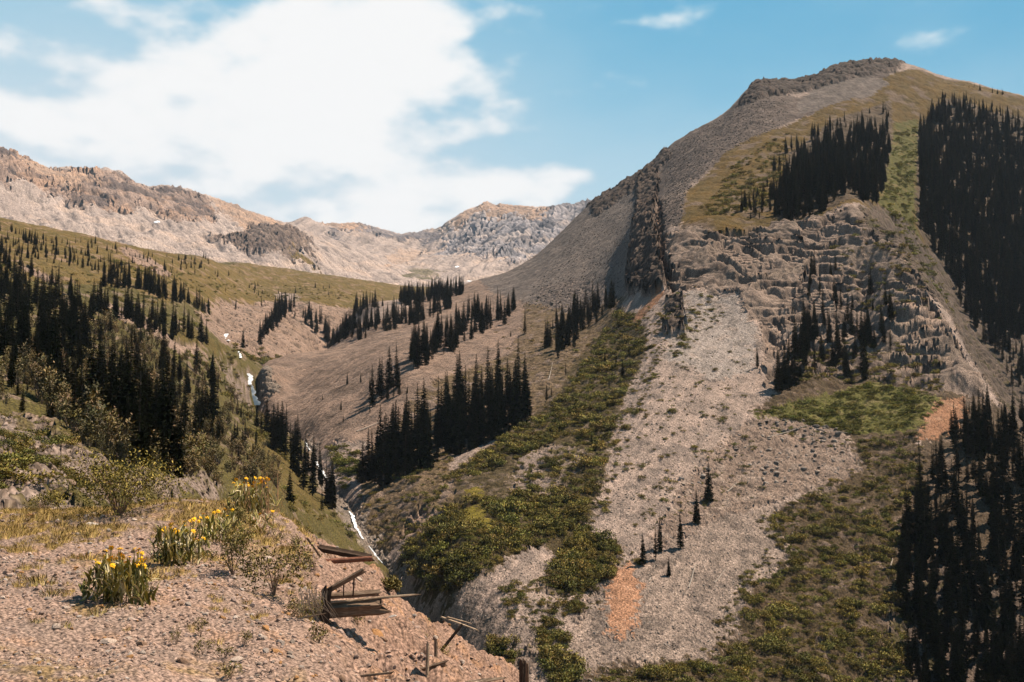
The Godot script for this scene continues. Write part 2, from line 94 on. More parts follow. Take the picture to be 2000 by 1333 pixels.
# stands of spruce: land, number, heights, label, outline (x, z)
const STANDS := [
	["L", 300, 7, 13, "dark spruce among the dense conifers on the upper meadow hillside", [-224.9, -377.3, -247, -443, -273, -527, -205.5, -431.3, -152.9, -360.9, -117, -283.7, -90.7, -212.3, -77.9, -161, -79.3, -152.7, -81.1, -146, -83.4, -140.9, -137.9, -232.1]],
	["L", 75, 9, 13, "dark spruce in the diagonal row climbing the grassy hillside", [-205.3, -486.5, -185.5, -484.3, -186, -546, -206, -689, -198, -662, -164, -473.6, -184.2, -445]],
	["L", 50, 9, 13, "dark spruce in the row above the upper falls", [-153.1, -365.7, -146.2, -382.4, -137, -396.3, -135.9, -447, -126.4, -408.8, -128.6, -356.1, -144.9, -342.1]],
	["L", 110, 6, 13, "dark spruce standing in the pale leafless thicket hillside", [-84.1, -181.6, -98.6, -232.1, -112.1, -290.1, -108.1, -315.7, -109.6, -367.4, -85.6, -290.1, -48.8, -154, -34.6, -96.9, -40.6, -99.1, -58.2, -126]],
	["L", 40, 10, 14, "dark spruce beside the creek below the main falls", [-79, -311.5, -82.4, -365.7, -66.7, -334.5, -47.1, -276.2, -47.6, -252.6, -55.3, -264.1, -69.8, -296.6]],
	["L", 150, 3, 8, "young spruce scattered through the hillside thicket", [-155.3, -286.2, -144.2, -288.8, -132.3, -290.1, -128.6, -311.5, -119.8, -321.4, -114.4, -343.6, -118.3, -403.4, -113.2, -419.9, -79.4, -322.8, -56.7, -231.1, -40, -130.6, -39, -111.7, -40.5, -103.1, -43.7, -100.4, -47.6, -101.3, -52.5, -104, -58.9, -109.3, -94.4, -174.5]],
	["L", 190, 2, 8, "small spruce dotted over the golden alpine meadow", [-338, -650, -324, -674, -309, -701, -288, -717, -280, -770, -283, -941, -287, -1085, -248, -1090, -211, -1100, -176, -1135, -151, -1043, -174, -937, -211, -928, -234, -888, -227, -756, -215, -624, -208, -534, -218, -511, -232, -497.4, -258, -497.4]],
	["L", 80, 4, 9, "spruce along the meadow crest under the pale talus", [-338, -650, -332, -680, -265, -608, -220, -559, -194.8, -488.6, -232, -509, -273, -527]],
	["L", 26, 4, 7, "small spruce clumped on the dark knoll in the meadow", [-276, -784, -299, -962, -283, -941, -241, -727, -240, -683]],
	["R", 110, 11, 16, "dark spruce in the band above the main falls on the mound edge", [-153, -594, -178, -786, -138, -746, -91, -590, -94, -605, -146, -787, -197, -833]],
	["R", 120, 11, 17, "dark spruce in the long band crossing behind the gravel mound", [-146, -787, -97, -627, -73, -644, -40, -712, -38, -665, -61, -592, -83, -573, -110, -611]],
	["R", 130, 11, 16, "dark spruce on the far lip of the band facing the basin", [-125, -780, -89, -715, -62, -798, -40, -807, -37, -756, -72, -693, -114, -734]],
	["R", 75, 11, 17, "dark spruce in the cluster on the brown slope below the talus", [-42, -541, -32, -617, 3, -598, 3, -554, -18, -503, -27.9, -450.5, -36.6, -444.4]],
	["R", 36, 12, 18, "dark spruce straggling down the gravel mound beside the big stand", [-53.7, -394.4, -44.6, -412.6, -37.3, -482, -30.1, -449.5, -39.6, -385.7, -50.2, -376.2]],
	["R", 165, 11, 22, "tall dark spruce in the big stand above the willow slope", [-46.3, -302.4, -45.9, -320.6, -37.7, -350.9, -22.9, -371.2, -9.6, -373.7, 3.8, -370.3, 5.2, -340, 4.1, -317.8, -15.4, -301.7, -29.7, -290.4, -39.9, -289.7]],
	["R", 55, 11, 16, "dark spruce in the clump beside the foot of the grey talus", [14.7, -438.5, 20.4, -494.1, 40, -512, 49.2, -475.5, 48.2, -454.6, 35.3, -456.6, 19.3, -415.4]],
	["R", 6, 9, 12, "lone spruce below the clump at the talus foot", [18.3, -417.3, 29.6, -441.5, 29.4, -423, 18.6, -401.6]],
	["R", 36, 10, 15, "spruce rooted on the cliff foot where ledges meet the scree", [81.6, -317.8, 86.9, -325, 112.1, -374.5, 115.2, -372, 96.8, -330.2, 86.1, -316.3]],
	["R", 70, 8, 13, "spruce scattered on the dark ledges of the banded cliff", [126.9, -422, 144.4, -422, 145.5, -396.2, 142, -362.1, 119.7, -332.4, 100, -324.3, 109.9, -373.7]],
	["R", 620, 9, 17, "dark spruce in the upper forest below the golden summit slope", [126.3, -474.4, 156, -566, 185, -634, 223, -700, 244, -716, 292, -760, 261, -676, 213, -562, 191, -514, 177.9, -491.8, 170.6, -496.3, 144.7, -463.9, 133.8, -459.7]],
	["R", 110, 5, 12, "spruce thinning out along the golden slope beside the forest", [108.6, -474.4, 132, -539, 185, -668, 226, -731, 256, -753, 310, -798, 302, -773, 244, -716, 215, -685, 148, -517, 126.8, -469.1]],
	["R", 2600, 9, 18, "dark spruce in the forest across the avalanche track", [313, -753, 352, -809, 371, -824, 399, -820, 429, -816, 452, -804, 471, -784, 435, -726, 406, -679, 378, -634, 353, -594, 329, -554, 305, -516, 289, -525, 270, -529, 248, -533, 237, -541, 230, -554, 263, -632]],
	["R", 200, 8, 14, "dark spruce on the gully wall beyond the rock rib", [238, -541, 248, -533, 270, -529, 289, -525, 305, -516, 270.3, -458.7, 258.1, -471.2, 239.6, -473.4, 236.9, -491.8, 234, -512]],
	["R", 40, 5, 9, "spruce clumped high on the golden shoulder", [363, -833, 391, -839, 422, -839, 433, -827, 396, -813, 354, -805]],
	["R", 9, 4, 7, "tiny spruce on the skyline of the golden shoulder", [407, -875, 441, -875, 436, -866, 402, -866]],
	["R", 600, 6, 14, "dark spruce in the shaded wood below the rib", [107.2, -262.4, 131, -290.4, 141.5, -287.8, 234, -433.6, 244, -415.4, 161.2, -275.1, 143, -244.7, 131.8, -226.2, 123.7, -212.8, 117.1, -202.1, 110.7, -191.5, 101.5, -187.6, 90.3, -179.4, 82.5, -176.9, 75.4, -175.8, 67.8, -173, 72, -185.5, 75.5, -196.7, 79, -208.1, 86.1, -223.1, 94.5, -240.9]],
	["R", 26, 6, 10, "dark spruce at the rib foot beside the rust mound", [126.8, -284.6, 137.2, -300.4, 147.5, -299.7, 144.2, -284.6, 124.4, -270.2]],
	["R", 12, 3, 7, "small spruce dotted among the ledges of the willow slope", [63.2, -421.1, 54.6, -396.2, 45.6, -363.7, 37.2, -329.4, 30.5, -297, 24.7, -268.4, 13.4, -290.4, 0, -318.5, 9, -349.3, 19.7, -383.1, 35.1, -416.3, 49.6, -423.9]],
	["R", 12, 2, 5, "young spruce dotted over the bare gravel mound", [-108.1, -477.7, -93.7, -491.8, -77, -501, -55.4, -477.7, -38.2, -494.1, -20, -520, 0, -523, 10.7, -416.3, -9.8, -422, -29.3, -406.2, -39.2, -381.3, -49.5, -371.2, -58.3, -355.6, -79.8, -408.9]],
]

# single spruces: land, x, z, height, label
const LONE := [
	["R", 48.6, -247.5, 9.6, "slim lone spruce standing on the pale scree"],
	["R", 43.1, -234.5, 8.2, "dense spruce leaning over its shade on the scree"],
	["R", 37.1, -221.6, 8.2, "slim spruce on the scree edge above the orange tailings"],
	["R", 32.2, -219.1, 8.2, "taller of the spruces just above the orange tailings"],
	["R", 30.7, -215.2, 7.9, "spruce standing hard against the taller one above the orange tailings"],
	["R", 27.5, -211.4, 7, "spruce rooted at the very edge of the orange tailings"],
	["R", 32.5, -209, 4.2, "short spruce below the pair beside the orange tailings"],
	["R", 83.2, -336.9, 8.2, "lone spruce high on the blue-grey scree"],
	["R", 126, -285.9, 6.4, "thin spruce in front of the rust mound"],
	["R", -53.4, -381.3, 16.6, "tall spruce alone on the gravel mound with a long shadow"],
	["R", -56.8, -398, 7.1, "smaller spruce behind the tall one on the gravel mound"],
	["R", -70.2, -423.9, 5.1, "short bushy spruce on the gravel mound"],
	["R", -63.9, -420.1, 4.3, "thin young spruce on the gravel mound"],
	["R", 6.3, -489.6, 13.8, "spruce on open brown slope between two clumps"],
	["R", 18.7, -403.4, 8.3, "spruce below the talus clump with shadow beside it"],
	["L", -47.7, -215.2, 7.6, "broad dark spruce standing free on the green strip above the gorge"],
	["L", -60.4, -283.7, 5.2, "small spruce on the green strip uphill of the broad one"],
	["L", -69.6, -260.6, 7.2, "spruce at the top of the green strip"],
	["L", -157.6, -581.4, 12.3, "spruce standing beside the upper falls"],
	["L", -206.4, -739.6, 9.5, "lone spruce on the pink ledges"],
	["L", -209.4, -826.8, 10.7, "one of few spruces along the pink ledge rim"],
	["L", -35.9, -107.3, 7.1, "tall thin spruce rising from the pale thicket"],
	["L", -35.6, -102.2, 6.2, "tall thin spruce beside the tallest in the pale thicket"],
	["L", -137.2, -301.9, 12.5, "broad spruce standing free on the grassy hillside"],
]

# thickets: land, kind, number, sizes, outline
const SHRUBS := [
	["R", "willow", 1500, 1.2, 2.6, [47.2, -445.4, 51.3, -390, 49.2, -367, 34.4, -315.6, 26.2, -275.7, 20.5, -248, 16.1, -225.7, 10.1, -219.6, 0, -210.9, -3.6, -202.5, -11.6, -199.8, -17.7, -211.9, -25.6, -239.8, -24.8, -250.3, -14.1, -250.9, -1.3, -246.9, 11.3, -245.3, 20.5, -267.8, 18.3, -297.7, 0, -283.9, -13.9, -271.4, -17.2, -281.4, -9.2, -298.3, 0, -312.1, 17.8, -346.9, 30.8, -398]],
	["R", "willow", 260, 1.2, 2.4, [16.3, -225.7, 23.9, -218.7, 20.4, -205.8, 14.2, -199.8, 7.1, -199.8, 10.2, -212.3]],
	["R", "willow", 160, 0.6, 1.5, [-2, -195.4, 6.1, -201.6, 15.5, -203.9, 12.6, -191.5, 5.5, -182.2, 0, -182.2]],
	["R", "willow", 110, 1.0, 2.2, [4.7, -185.1, 8.4, -185.1, 9.9, -178.5, 10.9, -165.8, 6.6, -164.3, 5.3, -175.8]],
	["R", "willow", 40, 1.0, 1.8, [-4.6, -183.4, 0, -178.9, 0.4, -173.8, -2.7, -175.4]],
	["R", "willow", 1500, 0.7, 1.8, [61.1, -239.8, 80.4, -254.3, 95.1, -266, 99, -288.4, 116, -286.5, 111.9, -270.2, 100, -245.3, 90, -225.7, 81.5, -209, 76.5, -196.7, 72, -185.5, 67, -173, 58.4, -169.5, 50, -165.8, 42.1, -162.8, 34.6, -160.3, 36.4, -180.2, 43.3, -190.6, 46.2, -200.7, 62, -222.1]],
	["R", "willow", 240, 0.8, 1.8, [14.7, -171.1, 22.1, -173.4, 29.9, -176.1, 38.1, -179.8, 33.8, -159.9, 26.4, -157.7, 19.4, -156.7, 12.4, -154.6]],
	["R", "greenwillow", 520, 0.8, 1.6, [73.6, -305.1, 86.1, -310.7, 105.4, -320.6, 118.3, -328.7, 129.2, -314.2, 131.5, -303.1, 117.6, -290.4, 104.6, -291.7, 96.5, -294.3, 83.4, -301]],
	["R", "willow", 300, 0.8, 1.8, [101, -350.1, 118.1, -363.7, 132.8, -367.8, 143.7, -336.2, 138.5, -306.5, 130.1, -316.3, 121.1, -325, 111.1, -332.4, 92.9, -322.8]],
	["R", "willow", 330, 0.4, 1.2, [91.1, -367.8, 75.4, -359.7, 59.3, -345.4, 45.8, -342.3, 37, -306.5, 29.6, -275.1, 28.4, -247.5, 27.4, -224.6, 38, -233.4, 49.4, -242.5, 65.3, -256, 68.1, -280.1, 70.6, -305.8, 80.1, -334.7]],
	["R", "willow", 200, 0.8, 1.6, [49.6, -417.3, 62.9, -405.2, 72.3, -410.8, 87.3, -392.7, 72.9, -372, 58.4, -343.8, 49, -358.8]],
	["R", "greenwillow", 420, 1.5, 3.0, [290, -739, 317, -766, 268, -655, 224, -548, 223, -518, 227, -511, 166.7, -383.9, 202, -505, 193, -517, 242, -627]],
	["R", "willow", 420, 1.2, 2.6, [92.8, -482, 140, -639, 205, -726, 188, -668, 130, -499.7, 112.7, -471.2]],
	["R", "willow", 130, 0.8, 1.7, [-45.5, -297, -36.9, -301, -19.5, -317, -14.1, -250.9, -25.6, -251.4, -33.3, -256.6]],
	["R", "greenwillow", 90, 1.2, 2.4, [-64.5, -350.1, -54.4, -343, -46.7, -320.6, -48.2, -304.5, -54, -311.4]],
	["R", "willow", 120, 0.9, 1.8, [0, -289.1, 19.2, -288.4, 20.5, -267.8, 11.4, -247.5, 1.3, -248.6]],
	["R", "willow", 80, 0.6, 1.6, [14, -668, 35, -563, 48.6, -470.2, 36.5, -428.7, 25.2, -377.1, 0, -375.4, -14.2, -393.6, -28.7, -398.9, -19.3, -468.1, -6, -572]],
	["R", "willow", 120, 1.0, 2.4, [136.2, -437.5, 165.4, -454.6, 167.1, -408, 157.8, -363.7, 142, -362.1, 137.9, -409.8]],
	["L", "sapling", 1000, 1.8, 3.4, [-68.1, -140.9, -97.6, -223, -122.1, -315.7, -116, -336, -113.6, -387.5, -113.2, -441, -72.2, -310.1, -45, -191.6, -44.2, -154.7, -35.3, -103.1, -38.8, -94.8, -45.3, -100.4]],
	["L", "sapling", 300, 1.8, 3.2, [-126, -222, -139.5, -270.1, -124.4, -260.6, -113.7, -259.5, -89.2, -204, -65.4, -135.3, -56.1, -109.3, -56.4, -100, -82.7, -146]],
	["L", "sapling", 140, 2.0, 4.0, [-152.3, -346.7, -130.6, -328.6, -120.2, -348.2, -103.2, -299.3, -107.5, -260.6, -124.2, -279.9]],
	["L", "willow", 380, 0.4, 1.0, [-56.4, -100, -56.1, -109.3, -45.3, -100.4, -37.4, -91.4, -35.3, -103.1, -43.6, -147.3, -31.9, -89.4, -31.5, -79.6, -25.1, -57.8, -23.5, -49.9, -23.4, -45.8, -24.2, -43, -35.7, -63.4]],
	["L", "willow", 160, 0.8, 2.0, [-116, -336, -130, -443, -122.5, -449, -113.7, -443, -80.3, -340.5, -83.4, -312.9, -100.6, -337.5]],
	["L", "willow", 70, 1.5, 3.0, [-132.4, -459.1, -153, -595, -141, -622, -134, -541, -126.5, -447]],
	["L", "willow", 160, 1.0, 2.2, [-258, -497.4, -232, -497.4, -205.2, -495.2, -187.1, -497.4, -188, -556, -202, -674, -138.3, -447, -137.6, -380.7, -147.2, -356.1, -163.5, -351.3, -186.8, -360.9]],
	["L", "willow", 150, 0.6, 1.6, [-80.5, -301.9, -79.4, -322.8, -63.7, -296.6]],
	["L", "willow", 300, 1.0, 2.2, [-266, -603, -248, -616, -247, -680, -248, -827, -267, -1011, -240, -1052, -206, -1076, -176, -1135, -156, -1006, -174, -908, -203, -892, -227, -861, -223, -743, -209, -608, -201, -518]],
	["L", "willow", 40, 0.8, 1.8, [-55.3, -240.5, -49.6, -270.1, -40, -253.8, -43.5, -237.3, -41.3, -184.1]],
	["R", "willow", 170, 0.5, 1.4, [51.7, -377.9, 54.2, -350.9, 44.4, -319.9, 36.1, -293, 27, -257.7, 20.4, -228.7, 15.5, -225.7, 22.1, -254.3, 30, -292.4, 38.7, -327.2]],
	["R", "willow", 200, 0.5, 1.4, [96.6, -273.9, 81.5, -249.7, 64.1, -237.7, 65.1, -224.6, 49.3, -207.2, 40.5, -186.3, 33.5, -179.4, 39.1, -193.2, 48.7, -213.3, 59.7, -230.3, 57.3, -239.3, 68, -249.2, 79.7, -260.1]],
	["R", "greenwillow", 60, 0.4, 1.0, [69.8, -302.4, 79.7, -310.7, 85.7, -298.3, 97.5, -288.4, 92.4, -282, 77.5, -291]],
	["R", "willow", 90, 0.5, 1.3, [13.6, -222.6, 26.5, -217.2, 27.8, -210.9, 15.5, -191.9, 11.8, -194.9]],
]

# loose stones: land, number, sizes, tint, outline
const STONES := [
	["R", 6500, 0.12, 0.7, "grey", [67.4, -407.1, 89.3, -401.6, 92.8, -374.5, 82.8, -328.7, 79.7, -310.7, 88.2, -301.7, 95.9, -292.4, 94.8, -269, 80.8, -255.4, 63.1, -247.5, 48.9, -239.8, 33.8, -221.6, 26.8, -215.2, 16.8, -228.2, 20.6, -248, 25, -272, 33.8, -316.3, 47.1, -362.9, 55.3, -385.7]],
	["R", 4800, 0.12, 0.6, "grey", [27.3, -215.2, 37.6, -227.2, 48.9, -239.8, 60, -245.3, 71.1, -249.2, 60.9, -222.1, 45.1, -202.5, 43.3, -190.6, 36.4, -180.2, 26.3, -174.2, 17.2, -170.3, 7.7, -153.5, 5, -166.5, 12.1, -183.4, 14.9, -196.3, 20.1, -208.1]],
	["R", 3000, 0.1, 0.45, "grey", [-16.9, -208.6, -4.1, -201.2, 6.4, -210.9, 5, -196.7, 13, -197.6, 9, -178.5, 0, -178.9, -5.6, -185.1]],
	["R", 5000, 0.3, 1.3, "dark", [20, -644, 39, -581, 53, -514, 49.8, -458.7, 27, -521, 6, -590, 23, -689, 42, -763, 64, -826, 107, -854, 66, -542, 54.1, -475.5, 41, -568]],
	["R", 9000, 0.15, 0.6, "tan", [-113.6, -479.8, -100, -511, -82, -532, -66, -550, -51, -605, -32, -650, -10, -679, 14, -668, 13, -520, 12.8, -413.5, -7.6, -420.1, -27.2, -407.1, -37.2, -371.2, -46.3, -347.7, -70.6, -362.9, -101.7, -430.7]],
	["L", 2500, 0.4, 1.8, "tan", [-212, -720, -191, -842, -164, -857, -142, -916, -125, -760, -143, -633, -153, -561, -152.1, -499.7]],
	["R", 900, 0.3, 1.4, "grey", [-76.4, -372.9, -58.6, -318.5, -44.6, -282.6, -32.1, -252.6, -28.4, -243.6, -35.2, -256.6, -49.5, -294.3, -62.9, -324.3]],
	["R", 5000, 0.5, 1.5, "dark", [132, -844, 159, -835, 191, -846, 227, -802, 212, -751, 174, -707, 142, -682, 106, -592, 81.2, -473.4, 76.5, -490.7, 107, -686]],
	["L", 700, 0.2, 0.9, "tan", [-56.4, -100, -56.1, -109.3, -45.3, -100.4, -37.4, -91.4, -36.8, -99.5, -38.8, -117.4, -46.7, -160.3, -37.8, -130, -31.7, -96.9, -31.1, -85.5, -30.2, -75.5, -23.8, -54.5, -22.8, -48.1, -22.6, -44.4, -23.4, -41.7, -34.6, -61.5]],
]

const BOULDERS := [
	["R", 90, 0.9, 2.0, "grey", "angular boulder scattered on the scree below the green patch", [59.5, -290.4, 72.9, -296.3, 86.7, -301.7, 95.3, -282, 87.2, -266.6, 76.6, -263, 66.1, -258.9, 58.6, -272.6, 46.8, -254.8, 36.6, -239.3, 49.4, -275.7]],
	["R", 30, 1.2, 2.6, "dark", "dark boulder lodged along the lower edge of the green patch", [72.6, -301, 86.5, -301, 96.3, -293.7, 93.4, -285.2, 80.5, -291, 70.9, -294.3]],
	["R", 25, 1.5, 3.0, "dark", "boulder at the toe of the grey talus", [14, -668, 35, -612, 28, -542, 9, -582]],
]

# fallen and standing dead wood: land, x, z, x, z, radius, label
const LOGS := [
	["R", -46.3, -293, -31.8, -283.3, 0.22, "bleached fallen log lying along the gorge rim"],
	["R", -42.2, -280.7, -27.8, -272.6, 0.18, "second bleached log on the gorge rim below the longer one"],
	["R", -42.3, -291.7, -39.1, -297, 0.16, "short bleached log above the gorge rim"],
	["R", -55.4, -355.6, -47.2, -363.7, 0.25, "long pale trunk lying on the gravel mound"],
	["R", -51.6, -338.4, -50.2, -345.4, 0.2, "pale log leaning against the end of the mound"],
	["R", 54.5, -254.3, 60.2, -263, 0.18, "bleached log on the lower scree"],
	["R", 73.5, -287.1, 88.3, -297, 0.2, "driftwood-grey log along the boulder line"],
	["R", 89, -294.3, 98.8, -293, 0.2, "grey log lying level below the green patch"],
	["R", 27.8, -204.4, 30.4, -213.8, 0.14, "broken dead stem beside the orange tailings"],
	["R", 35.9, -205.3, 39.2, -214.8, 0.16, "bleached stick standing in the rubble"],
	["R", 42, -209.5, 45.6, -214.8, 0.14, "pale stick lying among the brush edge stones"],
	["R", 82.5, -220.1, 87.8, -230.3, 0.18, "pale snag stem at the edge of the shaded wood"],
	["R", 17, -188.9, 17.9, -186.3, 0.14, "grey log at the foot of the orange tailings"],
	["R", 17.9, -186.3, 21.4, -184.3, 0.12, "thin log under the orange tailings"],
	["R", 13.5, -369.5, 16.3, -396.2, 0.18, "bleached snag below the lone spruce of the talus clump"],
	["R", -4.6, -188.5, -3.5, -188, 0.12, "short dark stick on the lower scree"],
]

# running water: name, label, then x, y, z, width along it
const FALLS := [
	["main_waterfall", "white waterfall dropping over the dark ledge", [-118.2, 17.7, -448, 1.8, -116.3, 12.7, -442, 2.2, -114.6, 7.6, -440, 2.8, -112.1, 3, -438.5, 3.0]],
	["upper_waterfall", "small white upper falls between pink ledges", [-173.7, 47.4, -601.5, 2.4, -138, 34.1, -476.9, 3.0]],
	["step_waterfall", "short white step of the creek above the main falls", [-131, 29.4, -476.9, 0.8, -125, 25, -458.1, 1.1]],
	["creek", "thin white creek running down the rocky gorge", [-77, -10.7, -373, 0.5, -71.5, -13, -353.5, 0.7]],
	["creek", "white creek bend among gorge boulders beside the willows", [-66.5, -15.9, -339.5, 0.6, -61.9, -18.5, -326.2, 0.9, -58.6, -20.2, -317.5, 0.6]],
	["creek", "white creek spilling past fallen logs in the gorge", [-45.9, -27.1, -283.9, 0.4, -44, -28, -277.7, 0.9, -42, -28.9, -267.9, 0.8, -40.3, -30, -263.1, 0.6, -37.8, -31.7, -257.3, 0.4]],
	["creek", "last thin thread of creek in the dark gorge", [-36.2, -32.9, -255, 0.3, -33.9, -34.6, -250.5, 0.45, -31.7, -36.2, -247.2, 0.3]],
]

# plants of the bench and its bank: kind, x, z, width, height, label
const PLANTS := [
	["sunflower", -3.59, -9.27, 0.72, 0.45, "large flowering clump with yellow heads and long leaves on the gravel"],
	["sunflower", -3.88, -11.5, 0.56, 0.5, "second flowering clump with yellow heads, behind the largest one"],
	["sunflower", -3.95, -13.22, 0.58, 0.41, "low leafy clump with few flowers between two flowering clumps"],
	["sunflower", -4.05, -15.63, 0.88, 0.5, "flowering clump with tall dry orange stems on the bench nose"],
	["sunflower", -3.91, -13.92, 0.5, 0.34, "leafy flowering clump just below the bench nose"],
	["sunflower", -3.82, -12.35, 0.38, 0.28, "small leafy clump between the second and low clumps"],
	["sunflower", -3.72, -14.84, 0.46, 0.31, "leafy clump on the bank side of the bench nose"],
	["bush", -5.88, -15.02, 1.58, 0.87, "big yellow-green willow bush at the back of the bench"],
	["bush", -10.01, -20, 0.82, 0.29, "low green bush at the back of the bench beside a small dark bush"],
	["bush", -8.01, -17.21, 0.66, 0.31, "small dark bush between the low bush and the big willow"],
	["weed", -3.12, -11.27, 0.58, 0.46, "leafy brown-green bush on the bank rim behind the timbers"],
	["weed", -2.54, -10.79, 0.67, 0.53, "shadowy leafy bush spilling over the bank rim"],
	["weed", -2.14, -10.36, 0.37, 0.27, "leafy bush tangled with dry roots beside the big beam"],
	["weed", -3.97, -14.32, 0.44, 0.26, "green leafy weed beside the nose clump"],
	["weed", -2.65, -7.99, 0.12, 0.15, "tall small weed on the stony bank below the largest clump"],
	["weed", -2.55, -8.29, 0.15, 0.15, "round small weed on the stony bank"],
	["weed", -2.36, -7.74, 0.14, 0.12, "small weed just below the round one"],
	["weed", -2.19, -7.74, 0.14, 0.1, "small yellowish weed on the stony bank"],
	["weed", -2.18, -8.22, 0.15, 0.11, "pale yellow weed on the stony bank"],
	["weed", -2.01, -7.26, 0.15, 0.13, "ragged weed at the foot of the stony bank"],
	["weed", -1.73, -9.08, 0.23, 0.15, "weed below the big beam beside its shadow"],
	["weed", -3.34, -14.55, 0.19, 0.16, "weed on the bank edge past the bush"],
	["weed", -3.13, -14.55, 0.25, 0.19, "yellow-green weed on the bank above the pipe"],
	["weed", -2.76, -13.87, 0.24, 0.21, "weed on the bank at the end of the rusty pipe"],
	["weed", -1.76, -11.5, 0.2, 0.14, "weed under the tip of the big beam"],
	["weed", -1.89, -15.51, 0.32, 0.19, "weed on the bank skyline behind the splintered board"],
	["weed", -1.7, -20, 0.31, 0.27, "weed on the bank skyline near the trestle"],
	["weed", -1.21, -13.76, 0.17, 0.14, "weed beside the upright stakes"],
	["weed", -0.86, -13.12, 0.23, 0.23, "yellow weed at the foot of the stakes"],
	["grass", -4.57, -9.8, 0.25, 0.11, "yellow-green grass tuft on the gravel, the upper of three"],
	["grass", -4.26, -9.3, 0.21, 0.08, "flat grass tuft on the gravel just below another tuft"],
	["grass", -3.58, -8.73, 0.15, 0.1, "brown grass tuft in front of the largest flowering clump"],
	["grass", -3.58, -8.09, 0.14, 0.06, "small low grass tuft on the bare gravel"],
	["grass", -3.8, -8.09, 0.12, 0.05, "thin grass tuft on the bare dirt"],
	["dry", -1.89, -9.61, 0.25, 0.3, "pale dry roots hanging over the bank below the leafy bush"],
]

# mine timbers and iron: name, from x, y, z, to x, y, z, thickness, kind, label
const TIMBERS := [
	["timber_beam", -2.16, -0.5, -10.66, -1.43, -0.48, -10.76, 0.159, "wood", "thick weathered beam jutting level out of the bank"],
	["timber_board", -1.95, -0.42, -10.67, -1.12, -0.37, -10.82, 0.055, "pale", "long splintered board lying on top of the thick beam"],
	["timber_block", -1.82, -0.34, -10.67, -1.51, -0.32, -10.67, 0.055, "wood", "short split block above the thick beam"],
	["timber_post", -1.94, -0.25, -10.61, -1.97, -0.63, -10.61, 0.098, "dark", "dark upright post carrying the thick beam"],
	["timber_brace", -1.88, -0.25, -10.61, -1.65, -0.12, -10.56, 0.044, "wood", "slanting brace above the post"],
	["iron_rod", -1.66, -0.12, -10.61, -1.67, -0.34, -10.61, 0.016, "iron", "thin rusty rod under the end of the brace"],
	["iron_rod", -1.77, -0.18, -10.61, -1.77, -0.34, -10.61, 0.014, "iron", "thinner rusty rod under the middle of the brace"],
	["rusty_pipe", -2.79, -0.58, -14.55, -2.16, -0.55, -14.6, 0.075, "rust", "rusty pipe sticking out of the bank"],
	["timber_lintel", -2.93, -0.57, -15.76, -2.33, -0.74, -16.06, 0.113, "dark", "dark board standing in for the shaded hollow behind the rusty pipe"],  # dark wood painted in for the shade of a hollow under a timber overhang
	["timber_plank", -2.61, -0.78, -15.7, -2.26, -0.96, -15.8, 0.089, "dark", "dark plank standing in for the shaded hollow under the rusty pipe"],  # lower part of the same hollow, its shade given as dark wood colour
	["bent_root", -3.02, -0.28, -14.84, -2.8, -0.58, -14.84, 0.038, "wood", "bent brown root hanging on the bank above the pipe"],
	["trestle_board", -1, -1.3, -14.26, -0.7, -1.43, -14.36, 0.044, "pale", "pale board lying across the small broken trestle"],
	["trestle_board", -0.92, -1.3, -14.26, -0.72, -1.42, -14.56, 0.037, "pale", "second pale board of the small trestle"],
	["leaning_stick", -0.7, -1.37, -14.09, -0.97, -1.69, -13.99, 0.036, "dark", "dark leaning leg under the trestle boards"],
	["leaning_stick", -1.36, -2.54, -20, -1.14, -2.84, -20, 0.051, "dark", "short dark leg under the trestle boards"],
	["timber_stake", -0.82, -0.65, -9.88, -0.83, -1.08, -9.88, 0.056, "pale", "pale upright stake on the lower bank"],
	["timber_stake", -0.85, -0.96, -11.27, -0.85, -1.32, -11.27, 0.035, "wood", "thin brown stake close to the pale one"],
	["timber_rail", -1.02, -1.02, -10.16, -0.76, -0.92, -10.06, 0.052, "wood", "short rail leaning on the upright stakes"],
	["timber_stub", -0.77, -0.96, -10.12, -0.75, -1.18, -10.12, 0.047, "wood", "stub of a post below the short rail"],
	["timber_plank", -1.31, -0.6, -8.45, -1.12, -0.58, -8.45, 0.022, "wood", "thin plank half buried in the lower bank"],
	["timber_plank", -0.59, -1.6, -11.96, -0.18, -1.52, -11.86, 0.043, "pale", "pale plank at the bottom of the bank"],
	["timber_stump", 0.18, -2.49, -16.6, 0.17, -2.98, -16.6, 0.094, "dark", "splintered dark post stump below the bank"],
	["timber_splinter", 0.26, -2.71, -17.34, 0.27, -3.19, -17.34, 0.062, "wood", "thin splinter standing against the dark stump"],
	["dry_branch", -2.16, -0.39, -9.61, -1.9, -0.34, -9.61, 0.025, "pale", "pale dry branch caught in the leafy bush"],
]

